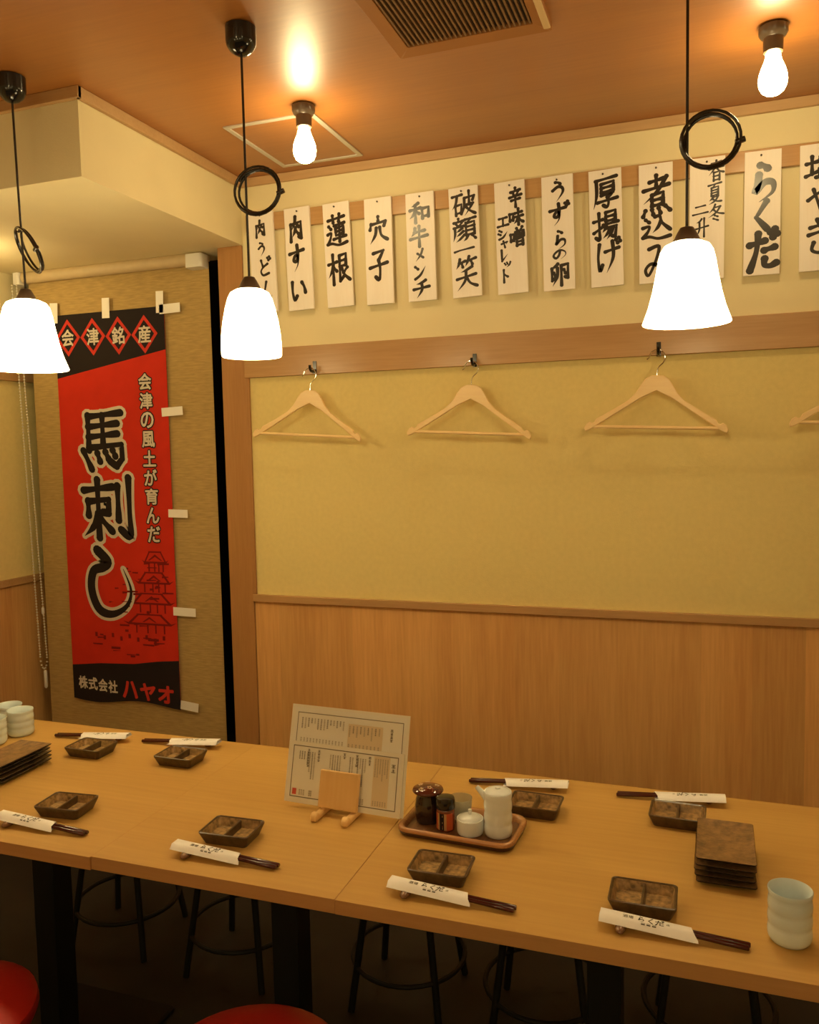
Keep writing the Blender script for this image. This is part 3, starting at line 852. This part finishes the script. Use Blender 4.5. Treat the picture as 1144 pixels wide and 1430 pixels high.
HG = [(-1.331, 0.218, 0.064, 'wooden coat hanger nearest the wooden corner post'),
      (-0.732, 0.210, 0.055, 'wooden coat hanger on the second hook from the corner post'),
      (-0.134, 0.212, 0.042, 'wooden coat hanger below the right bell pendant'),
      (0.462, 0.208, 0.040, 'wooden coat hanger cut off by the right edge of the picture')]
for k, (x, zz, rl, lab) in enumerate(HG):
    x *= 2.698 / 2.71
    hanger(x, Z(zz), rl, lab)
    coat_hook(x - 0.0005 + 0.079 * sin(rl), Z(zz) + 0.0855, ['black coat hook nearest the corner post', 'black coat hook second from the corner post', 'black coat hook under the right bell pendant', 'black coat hook beyond the right edge of the picture'][k])

# ------------------------------------------------------------------ tables
ZT = 0.705
TY0, TY1 = 1.250, 1.885
def table(xa, xb, y0, label, gap=0.0016):
    xc = (xa + xb) / 2
    t = thing('cafe_table', label, 'table', (xc, 1.5675, 0), group='tables pushed together in one row')
    w = (xb - xa) - gap
    mb = MB()
    a, b, c, d = -w / 2, w / 2, y0 - 1.5675, TY1 - 1.5675
    mb.box(a, b, c, d, ZT - 0.026, ZT, 'table')
    for i in range(len(mb.f)):
        if i in (0, 2, 3, 4, 5):
            mb.m[i] = mb.mi('table_edge')
    mb.build('tabletop', t, bevel=0.0004)
    mb = MB()
    mb.box(-0.032, 0.032, -0.032, 0.032, 0.012, ZT - 0.032, 'black_metal')
    mb.build('column', t, bevel=0.003)
    mb = MB()
    mb.loft([rrect(0.40, 0.40, 0.01, 0.001), rrect(0.40, 0.40, 0.01, 0.008), rrect(0.39, 0.39, 0.01, 0.012)], 'black_metal')
    mb.build('base_plate', t)
    mb = MB()
    mb.box(-0.16, 0.16, -0.16, 0.16, ZT - 0.032, ZT - 0.0262, 'black_metal')
    mb.build('top_plate', t, bevel=0.001)
table(-0.597, 0.253, TY0, 'right-hand wooden table holding the condiment tray and the plate stack')
table(-1.115, -0.597, TY0 + 0.001, 'narrow middle wooden table under the menu stand', 0.0002)
table(-1.925, -1.115, TY0 - 0.003, 'left-hand wooden table in front of the red banner', 0.0002)

# ------------------------------------------------------------------ stools
def stool(x, y, rz, label):
    t = thing('bar_stool', label, 'stool', (x, y, 0), (0, 0, rz), 'red round stools at the long table')
    mb = MB()
    mb.lathe([(0.150, 0.405), (0.163, 0.410), (0.169, 0.424), (0.166, 0.440), (0.150, 0.451), (0.110, 0.457), (0.05, 0.459), (0.004, 0.4595)], 'vinyl', 40)
    mb.build('seat', t)
    MB().lathe([(0.120, 0.388), (0.135, 0.390), (0.135, 0.404), (0.120, 0.4045)], 'black_metal', 32).build('seat_ring', t)
    for a in (0, 1, 2, 3):
        an = pi / 4 + a * pi / 2
        MB().tube([(0.105 * cos(an), 0.105 * sin(an), 0.392), (0.172 * cos(an), 0.172 * sin(an), 0.004)], 0.0095, 'black_metal', 10).build('leg', t)
    pts = [(0.152 * cos(2 * pi * k / 36), 0.152 * sin(2 * pi * k / 36), 0.120) for k in range(36)]
    MB().tube(pts, 0.0065, 'black_metal', 8, closed=True).build('foot_ring', t)
    return t
s0 = stool(-0.745, 2.02, 0.0, 'stool under the far side behind the menu stand, only black legs in view')
for x, y, rz, lab in ((-1.665, 2.02, 0.1, 'stool at the far left corner below the banner, only black legs in view'),
                      (-1.250, 2.01, 0.0, 'stool at the far side left of the menu stand, only black legs in view'),
                      (-0.370, 2.00, 0.05, 'stool at the far side behind the condiment tray, only black legs in view'),
                      (0.020, 2.05, 0.0, 'stool at the far side behind the plate stack, only black legs in view'),
                      (-0.720, 1.150, 0.2, 'red round stool seat at the bottom edge, right one of the two red seats'),
                      (-1.345, 1.095, 0.1, 'red round stool seat in the lower left corner, cut by the edge')):
    copy_thing(s0, (x, y, 0), (0, 0, rz), lab)

# ------------------------------------------------------------------ table ware
def dish(label):
    mb = MB()
    R = [rrect(0.092, 0.066, 0.008, 0.0), rrect(0.110, 0.083, 0.009, 0.022), rrect(0.110, 0.083, 0.009, 0.0245)]
    mb.loft(R, 'dish_out', True, False)
    R2 = [rrect(0.110, 0.083, 0.009, 0.0245), rrect(0.1055, 0.0785, 0.008, 0.0255), rrect(0.100, 0.073, 0.007, 0.0235)]
    mb.loft(R2, 'dish_out', False, False)
    for cx in (-0.0255, 0.0255):
        pass
    mb.loft([rrect(0.100, 0.073, 0.007, 0.0235), rrect(0.090, 0.063, 0.007, 0.0075)], 'dish_in', False, True)
    o = mb.build('divided_sauce_dish', angle=50)
    mb = MB()
    ou = [(-0.0040, 0.0070), (0.0040, 0.0070), (0.0022, 0.0215), (0.0010, 0.0225), (-0.0010, 0.0225), (-0.0022, 0.0215)]
    mb.prism(ou, -0.0350, 0.0350, 'dish_out')
    mb.build('divider', o)
    tag(o, label, 'dish', 'divided sauce dishes')
    return o
DL = [(-1.500, 1.705, 0.00, 'brown divided sauce dish at the far left, nearest the banner'),
      (-1.236, 1.720, 0.00, 'brown divided sauce dish at the far side below the tapes, left of the menu stand'),
      (-1.306, 1.400, 0.10, 'brown divided sauce dish at the near side, leftmost of the near row'),
      (-0.890, 1.398, 0.05, 'brown divided sauce dish at the near side, left of the menu stand'),
      (-0.443, 1.382, 0.03, 'brown divided sauce dish directly in front of the condiment tray'),
      (-0.090, 1.386, 0.00, 'brown divided sauce dish at the near side, in front of the plate stack'),
      (-0.331, 1.694, -0.02, 'brown divided sauce dish right behind the condiment tray'),
      (-0.044, 1.730, -0.03, 'brown divided sauce dish at the far side, partly behind the plate stack')]
d0 = None
for x, y, r, lab in DL:
    if d0 is None:
        d0 = dish(lab)
        d0.location, d0.rotation_euler = (x, y, ZT + 0.0003), (0, 0, r)
    else:
        copy_thing(d0, (x, y, ZT + 0.0003), (0, 0, r), lab)

# chopsticks, paper sleeves and rests
def sleeve_mesh():
    mb = MB()
    L0, wd = 0.146, 0.0345
    # lower sheet runs a little further than the upper one, which is cut on the slant
    mb.add([(0, -wd / 2, 0), (L0, -wd / 2, 0), (L0, wd / 2, 0), (0, wd / 2, 0)], [(0, 3, 2, 1)], 'paper')
    prof = [(-wd / 2, 0.0004), (-wd / 2 + 0.003, 0.0030), (-0.010, 0.0086), (0.010, 0.0086), (wd / 2 - 0.003, 0.0030), (wd / 2, 0.0004)]
    def xe(y):
        return L0 + 0.006 - (0.004 if y > -wd / 2 + 0.005 else 0) - 0.010 * (y + wd / 2) / wd
    ra = [(0, y, z) for y, z in prof]
    rb = [(xe(y), y, z) for y, z in prof]
    k = len(prof)
    mb.add(ra + rb, [(i, i + k, i + k + 1, i + 1) for i in range(k - 1)], 'paper')
    def pl(u, v):
        return (u, v, 0.0089 if abs(v) < 0.0100 else 0.0089 - (abs(v) - 0.0100) * 1.31)
    for q, ch in enumerate('酒場'):
        typed(mb, ch, 0.036 + 0.0088 * q, 0.0045, 0.0075, 0.0080, 0, 'ink', 0.01, pl)
    m2 = MB()
    for q, ch in enumerate('らくだ'):
        strokes(m2, ch, 0.0575 + 0.0142 * q, 0.0070, 0.0130, 0.0135, 0, 'ink', 15)
    mb.add([pl(a, c) for a, b, c in m2.v], m2.f, 'ink')
    for q in range(3):
        for s in range(2):
            u, v = 0.065 + 0.0085 * q, -0.0096 - 0.0018 * s
            mb.add([pl(u, v), pl(u + 0.006, v), pl(u + 0.006, v + 0.0010), pl(u, v + 0.0010)], [(0, 1, 2, 3)], 'ink')
    typed(mb, '店', 0.103, 0.0030, 0.005, 0.005, 0, 'ink', 0.01, pl)
    return mb
SL = [(-1.410, 1.318, 0.00, 'at the near left corner of the table'),
      (-0.967, 1.314, 0.00, 'before the dish left of the menu stand'),
      (-0.516, 1.309, -0.02, 'in front of the dish before the condiment tray'),
      (-0.153, 1.314, -0.02, 'in front of the dish nearest the celadon cup'),
      (-1.462, 1.806, pi + 0.10, 'at the far left corner under the banner'),
      (-1.196, 1.832, pi + 0.08, 'at the far side, below the lowest banner tape'),
      (-0.280, 1.818, pi + 0.06, 'at the far side behind the soy sauce pot'),
      (0.051, 1.838, pi + 0.06, 'at the far side behind the plate stack')]
proto = None
for x, y, r, where in SL:
    base = Matrix.Translation((x, y, ZT)) @ Matrix.Rotation(r, 4, 'Z')
    sg = 1
    pitch = radians(3.3)
    def put(o, lx, ly, lz, extra=0.0):
        mtx = base @ Matrix.Translation((lx, ly, lz)) @ Matrix.Rotation(pitch, 4, 'Y') @ Matrix.Rotation(extra, 4, 'Z')
        o.location = mtx.to_translation()
        o.rotation_euler = mtx.to_euler()
        return o
    if proto is None:
        slv = sleeve_mesh().build('chopstick_sleeve', angle=60)
        mb = MB()
        mb.tube([(0, 0, 0), (0.01, 0, 0), (0.12, 0, 0), (0.217, 0, 0), (0.219, 0, 0)], [0.0016, 0.0020, 0.0034, 0.0043, 0.0034], 'lacquer', 8)
        stk = mb.build('chopstick', angle=60)
        mb = MB()
        mb.sphere((0, 0, 0.0065), 0.0085, 'rest', 10, (1.05, 2.2, 0.75))
        rst = mb.build('chopstick_rest')
        A, B, D, E_ = slv, stk, None, rst
        B2 = copy_thing(stk)
    else:
        A, B, B2, E_ = copy_thing(proto[0]), copy_thing(proto[1]), copy_thing(proto[1]), copy_thing(proto[2])
    if proto is None:
        proto = (A, B, E_)
    put(A, 0.0, 0.0, 0.0140)
    put(B, 0.008, 0.0045, 0.0184, 0.0)
    put(B2, 0.006, -0.0045, 0.0184, 0.0)
    E_.location = base @ Vector((0.034, -0.010, 0.0002))
    E_.rotation_euler = (0, 0, r)
    tag(A, 'white paper sleeve ' + where, 'paper sleeve', 'paper chopstick sleeves')
    tag(B, 'dark red chopstick nearer the dish, ' + where, 'chopstick', 'dark red chopsticks')
    tag(B2, 'dark red chopstick farther from the dish, ' + where, 'chopstick', 'dark red chopsticks')
    tag(E_, 'brown chopstick rest ' + where, 'chopstick rest', 'glazed chopstick rests')

# plate stacks
def plate():
    mb = MB()
    def ring(w, d, z, cv):
        # the rim lifts a little at the corners
        return [(a, b, z + cv * ((2 * a / w) ** 2 * 0.6 + (2 * b / d) ** 2 * 0.4)) for a, b, c in rrect(w, d, 0.004, z)]
    mb.loft([ring(0.074, 0.135, 0, 0), ring(0.098, 0.166, 0.0058, 0.0015), ring(0.100, 0.168, 0.0078, 0.0015), ring(0.0985, 0.1665, 0.0086, 0.0015)], 'plate_side', True, False)
    mb.loft([ring(0.0985, 0.1665, 0.0086, 0.0015), ring(0.085, 0.150, 0.0068, 0.0008), ring(0.04, 0.07, 0.0062, 0)], 'plate_top', False, True)
    return mb.build('square_plate', angle=45)
p0 = None
WHERE = ['bottom plate', 'second plate from the bottom', 'middle plate', 'second plate from the top', 'top plate']
for (cx, cy), side, grp in (((0.044, 1.567), 'oblong stack beside the celadon cup', 'plates in the right stack'), ((-1.606, 1.545), 'oblong stack by the far left cups', 'plates in the left stack')):
    for k in range(5):
        dx, dy, rz = random.uniform(-0.003, 0.003), random.uniform(-0.003, 0.003), random.uniform(-0.02, 0.02)
        if p0 is None:
            p0 = plate(); o = p0
        else:
            o = copy_thing(p0)
        o.location = (cx + dx, cy + dy, ZT + 0.0003 + 0.0098 * k)
        o.rotation_euler = (0, 0, rz)
        tag(o, WHERE[k] + ' of the brown ' + side, 'plate', grp)

# cups
def cup(label):
    mb = MB()
    prof = [(0.024, 0.0), (0.028, 0.001), (0.0310, 0.006)]
    for k in range(3):
        z = 0.010 + k * 0.023
        prof += [(0.0322, z), (0.0326, z + 0.008), (0.0318, z + 0.016), (0.0308, z + 0.020)]
    prof += [(0.0318, 0.080), (0.0330, 0.0875), (0.0322, 0.0888), (0.0308, 0.0875), (0.0290, 0.070), (0.0280, 0.020), (0.0240, 0.010), (0.004, 0.008)]
    mb.lathe(prof, 'celadon', 40)
    o = mb.build('tea_cup', angle=60)
    tag(o, label, 'cup', 'ribbed celadon cups')
    return o
c0 = cup('ribbed pale celadon cup at the right end of the table')
c0.location = (0.132, 1.356, ZT + 0.0003)
c0.scale = (1, 1, 0.94)
for x, y, lab in ((-1.800, 1.772, 'ribbed pale cup by the left plate stack, rightmost of the far left cups'),
                  (-1.815, 1.690, 'ribbed pale cup cut by the left edge, nearest of the far left cups'),
                  (-1.868, 1.800, 'ribbed pale cup at the left edge, mostly hidden behind the other two')):
    cc = copy_thing(c0, (x, y, ZT + 0.0003), None, lab)
    cc.scale = (1.08, 1.08, 0.80)

# menu sheets and their stand
yaw_m = -0.045
lean = atan2(0.052, 0.198)
def sheet(w, h, name):
    mb = MB()
    mb.box(-w / 2, w / 2, -0.0004, 0.0004, 0, h, 'menu_film')
    mb.flat([(-w / 2 + 0.008, 0.007), (w / 2 - 0.006, 0.007), (w / 2 - 0.006, h - 0.006), (-w / 2 + 0.008, h - 0.006)], -0.0007, 'menu_paper')
    return mb
def frame(mb, x0, x1, z0, z1, t, y):
    for a, b, c, d in ((x0, x1, z0, z0 + t), (x0, x1, z1 - t, z1), (x0, x0 + t, z0 + t, z1 - t), (x1 - t, x1, z0 + t, z1 - t)):
        mb.flat([(a, c), (b, c), (b, d), (a, d)], y, 'menu_ink')
rm = random.Random(11)
def column(mb, x, ztop, n, s, m, y=-0.0013):
    """a column of tiny characters, each a few dashes"""
    for k in range(n):
        z = ztop - k * s * 1.25
        for q in range(3):
            zz = z - q * s * 0.36
            a = rm.uniform(0.34, 0.66) * s
            mb.flat([(x - a, zz - s * 0.2), (x + a, zz - s * 0.2), (x + a, zz), (x - a, zz)], y, m)
        mb.flat([(x - s * 0.10, z - s), (x + s * 0.10, z - s), (x + s * 0.10, z), (x - s * 0.10, z)], y, m)
mb = sheet(0.284, 0.208, 'back')
frame(mb, -0.126, 0.129, 0.055, 0.192, 0.0015, -0.0010)
mb.flat([(0.0, 0.118), (0.082, 0.118), (0.082, 0.178), (0.0, 0.178)], -0.0010, 'menu_tint')
column(mb, 0.103, 0.176, 4, 0.0055, 'menu_ink')
for k in range(9):
    column(mb, 0.074 - 0.0088 * k, 0.174, rm.choice((4, 5, 6, 7)), 0.0032, 'menu_ink' if k % 2 else 'menu_grey')
    column(mb, 0.074 - 0.0088 * k, 0.136, 3, 0.0032, 'menu_grey')
for k in range(14):
    column(mb, -0.012 - 0.0078 * k, 0.181, rm.choice((3, 4, 5, 6)), 0.0032, 'menu_ink' if k % 3 else 'menu_grey')
    column(mb, -0.012 - 0.0078 * k, 0.138, 3, 0.0032, 'menu_grey')
o = mb.build('menu_sheet', smooth=False)
o.location = (-0.7235, 1.5655, ZT + 0.0105)
o.rotation_euler = (-lean, 0, yaw_m)
tag(o, 'taller laminated menu sheet at the back of the wooden stand', 'menu', 'laminated menus in the stand')
mb = sheet(0.276, 0.130, 'front')
frame(mb, -0.126, 0.126, 0.012, 0.1215, 0.0018, -0.0010)
mb.flat([(0.070, 0.016), (0.107, 0.016), (0.107, 0.119), (0.070, 0.119)], -0.0010, 'menu_tint')
column(mb, 0.1155, 0.106, 2, 0.0075, 'menu_ink')
for k in range(6):
    column(mb, 0.102 - 0.0056 * k, 0.114, rm.choice((9, 11, 13)), 0.0028, 'menu_grey')
    column(mb, 0.102 - 0.0056 * k, 0.028, 3, 0.0028, 'menu_grey')
for xh, n, cnt in ((0.060, 3, 4), (0.030, 4, 2), (-0.000, 2, 5), (-0.062, 4, 4)):
    column(mb, xh, 0.116, n, 0.0052, 'menu_ink')
    for k in range(cnt):
        column(mb, xh - 0.010 - 0.0058 * k, 0.110, rm.choice((6, 8, 12, 16)), 0.0029, 'menu_ink' if k % 2 else 'menu_grey')
column(mb, -0.087, 0.116, 7, 0.0045, 'menu_ink')
for k in range(3):
    column(mb, -0.097 - 0.0058 * k, 0.110, rm.choice((5, 6, 8)), 0.0029, 'menu_ink')
mb.flat([(-0.120, 0.017), (-0.110, 0.017), (-0.110, 0.030), (-0.120, 0.030)], -0.0012, 'seal')
for k in range(3):
    column(mb, -0.102 + 0.005 * k, 0.029, 3, 0.0034, 'menu_grey')
    column(mb, -0.078 + 0.004 * (k % 2), 0.029, 3, 0.0034, 'menu_grey')
    column(mb, 0.050 - 0.005 * k, 0.028, 3, 0.0034, 'menu_grey')
o = mb.build('menu_sheet', smooth=False)
o.location = (-0.7255, 1.5625, ZT + 0.0105)
o.rotation_euler = (-lean, 0, yaw_m)
tag(o, 'shorter laminated menu sheet with a red seal, in front of the taller menu', 'menu', 'laminated menus in the stand')
t = thing('menu_stand', 'small pale wooden menu stand gripping the menu sheets', 'menu stand', (-0.726, 1.5635, ZT + 0.0003), (0, 0, yaw_m))
mb = MB().box(-0.046, 0.046, -0.0145, -0.0045, 0.0, 0.078, 'stand_wood')
o = mb.build('front_board', t, bevel=0.002)
o.location = (0, -0.004, 0.0125)
o.rotation_euler = (-lean, 0, 0)
mb = MB().box(-0.046, 0.046, 0.004, 0.014, 0.0, 0.090, 'stand_wood')
o = mb.build('back_board', t, bevel=0.002)
o.location = (0, 0.003, 0.0125)
o.rotation_euler = (-lean, 0, 0)
for s in (-1, 1):
    mb = MB()
    out = [(-0.058, 0.006), (-0.055, 0.015), (-0.049, 0.0185), (-0.042, 0.0175), (-0.036, 0.0120), (0.040, 0.0120), (0.046, 0.006), (0.044, 0.0), (-0.055, 0.0)]
    mb.prism(out[::-1], -0.0075, 0.0075, 'stand_wood')
    mb.v = [(b + s * 0.036, a, c) for a, b, c in mb.v]
    mb.build('foot', t, bevel=0.003)

# condiment tray and what stands on it
TR = -0.055
TC = (-0.456, 1.568)
t = thing('condiment_tray', 'brown woven rectangular tray with rounded rim holding condiments', 'tray', (TC[0], TC[1], ZT + 0.0003), (0, 0, TR))
mb = MB()
mb.loft([rrect(0.228, 0.128, 0.022, 0), rrect(0.236, 0.136, 0.026, 0.006), rrect(0.210, 0.110, 0.018, 0.0066), rrect(0.205, 0.105, 0.018, 0.0068)], 'tray_floor')
mb.build('tray_floor', t)
mb = MB()
mb.loft([rrect(0.237, 0.137, 0.026, 0.003), rrect(0.243, 0.143, 0.028, 0.0105)], 'tray_dark', False, False)
mb.loft([rrect(0.243, 0.143, 0.028, 0.0105), rrect(0.2435, 0.1435, 0.028, 0.0150), rrect(0.238, 0.138, 0.027, 0.0185), rrect(0.230, 0.130, 0.024, 0.0180), rrect(0.222, 0.122, 0.022, 0.0150), rrect(0.216, 0.116, 0.020, 0.0068)], 'tray_rim', False, False)
mb.build('tray_rim', t, angle=60)
def on_tray(name, label, cat, x, y):
    return thing(name, label, cat, (x, y, ZT + 0.0073))
t = on_tray('pepper_jar', 'dark glossy lidded jar with blossom pattern at the left end of the tray', 'jar', -0.531, 1.574)
t.scale = (1.12, 1.12, 1.0)
MB().lathe([(0.019, 0), (0.0225, 0.003), (0.0240, 0.014), (0.0250, 0.036), (0.0225, 0.050), (0.0200, 0.057), (0.0205, 0.061)], 'jar').build('jar_body', t)
mb = MB()
mb.lathe([(0.022, 0.0615), (0.0275, 0.063), (0.0290, 0.0655), (0.0275, 0.0690), (0.019, 0.0735), (0.009, 0.0765), (0.001, 0.0775)], 'jar_lid', 40)
l = mb.build('lid', t, angle=60)
mb = MB()
for a, rr in ((0.4, 0.017), (1.9, 0.020), (3.1, 0.014), (4.3, 0.019), (5.3, 0.012)):
    cx, cy = rr * cos(a), rr * sin(a)
    for q in range(5):
        b = 2 * pi * q / 5 + a
        px, py = cx + 0.0030 * cos(b), cy + 0.0030 * sin(b)
        rad_ = sqrt(px * px + py * py)
        zz = 0.0778 - 0.0300 * rad_ / 0.10 if rad_ < 0.009 else (0.0767 - (rad_ - 0.009) * 0.30 if rad_ < 0.019 else 0.0737 - (rad_ - 0.019) * 0.53)
        mb.sphere((px, py, zz), 0.0021, 'petal', 5, (1, 1, 0.35))
mb.build('blossom_pattern', l)
t = on_tray('spice_bottle', 'small spice shaker bottle with black cap and red label on the tray', 'bottle', -0.486, 1.549)
mb = MB()
mb.lathe([(0.0165, 0), (0.0185, 0.002), (0.0185, 0.040), (0.016, 0.045), (0.0135, 0.048)], 'bottle_glass')
mb.build('bottle_body', t)
mb = MB()
for k in range(9):
    a0, a1 = -2.75 + k * 0.26, -2.75 + (k + 1) * 0.26
    col = 'label_gold' if k in (2, 5) else ('banner_black' if k in (3, 4) else 'label_red')
    r_ = 0.0188
    mb.add([(r_ * cos(a0), r_ * sin(a0), 0.004), (r_ * cos(a1), r_ * sin(a1), 0.004), (r_ * cos(a1), r_ * sin(a1), 0.038), (r_ * cos(a0), r_ * sin(a0), 0.038)], [(0, 1, 2, 3)], col)
a0, a1, r_ = -2.15, -1.6, 0.0190
for z0, z1, col in ((0.006, 0.011, 'label_gold'), (0.031, 0.035, 'label_gold'), (0.012, 0.014, 'label_red'), (0.018, 0.0215, 'label_gold')):
    mb.add([(r_ * cos(a0), r_ * sin(a0), z0), (r_ * cos(a1), r_ * sin(a1), z0), (r_ * cos(a1), r_ * sin(a1), z1), (r_ * cos(a0), r_ * sin(a0), z1)], [(0, 1, 2, 3)], col)
mb.build('label', t)
MB().lathe([(0.0185, 0.0445), (0.0195, 0.046), (0.0195, 0.062), (0.0180, 0.066), (0.012, 0.068), (0.002, 0.0684)], 'black_plastic').build('cap', t)
t = on_tray('sugar_pot', 'low white lidded pot with a tiny knob at the front of the tray', 'pot', -0.434, 1.546)
MB().lathe([(0.022, 0), (0.0255, 0.002), (0.0272, 0.008), (0.0274, 0.026), (0.0266, 0.031), (0.0245, 0.031)], 'white_glaze', 40).build('pot_body', t)
l = MB().lathe([(0.0225, 0.0300), (0.0238, 0.0313), (0.021, 0.0345), (0.012, 0.0375), (0.004, 0.0385)], 'white_glaze', 40).build('lid', t, angle=60)
MB().lathe([(0.0030, 0.0380), (0.0028, 0.0420), (0.0042, 0.0455), (0.0035, 0.0485), (0.001, 0.0493)], 'white_glaze', 16).build('lid_knob', l)
t = on_tray('toothpick_pot', 'pale see-through pot standing behind the low white lidded pot', 'pot', -0.470, 1.603)
MB().lathe([(0.016, 0), (0.019, 0.002), (0.0235, 0.030), (0.0245, 0.045), (0.0232, 0.045), (0.0225, 0.032), (0.018, 0.006), (0.002, 0.005)], 'frosted', 32).build('pot_body', t)
t = on_tray('soy_sauce_pot', 'tall ribbed white soy sauce pot with a short spout on the tray', 'pot', -0.379, 1.556)
prof = [(0.0235, 0), (0.0265, 0.002)]
for k in range(3):
    z = 0.006 + 0.0235 * k
    prof += [(0.0280, z + 0.003), (0.0283, z + 0.010), (0.0272, z + 0.018), (0.0268, z + 0.0205)]
prof += [(0.0280, 0.079), (0.0282, 0.086), (0.0270, 0.0885), (0.0255, 0.0880)]
MB().lathe(prof, 'white_glaze', 40).build('pot_body', t, angle=60)
MB().tube([(-0.022, 0.003, 0.070), (-0.031, 0.004, 0.078), (-0.039, 0.005, 0.085), (-0.045, 0.006, 0.090)], [0.0085, 0.0066, 0.0052, 0.0046], 'white_glaze', 14).build('spout', t)
l = MB().lathe([(0.0235, 0.0868), (0.0245, 0.0885), (0.0215, 0.0912), (0.012, 0.0932), (0.003, 0.0938)], 'white_glaze', 40).build('lid', t, angle=60)
MB().lathe([(0.0055, 0.0925), (0.0052, 0.0950), (0.0040, 0.0965), (0.001, 0.0968)], 'white_glaze', 16).build('lid_knob', l)
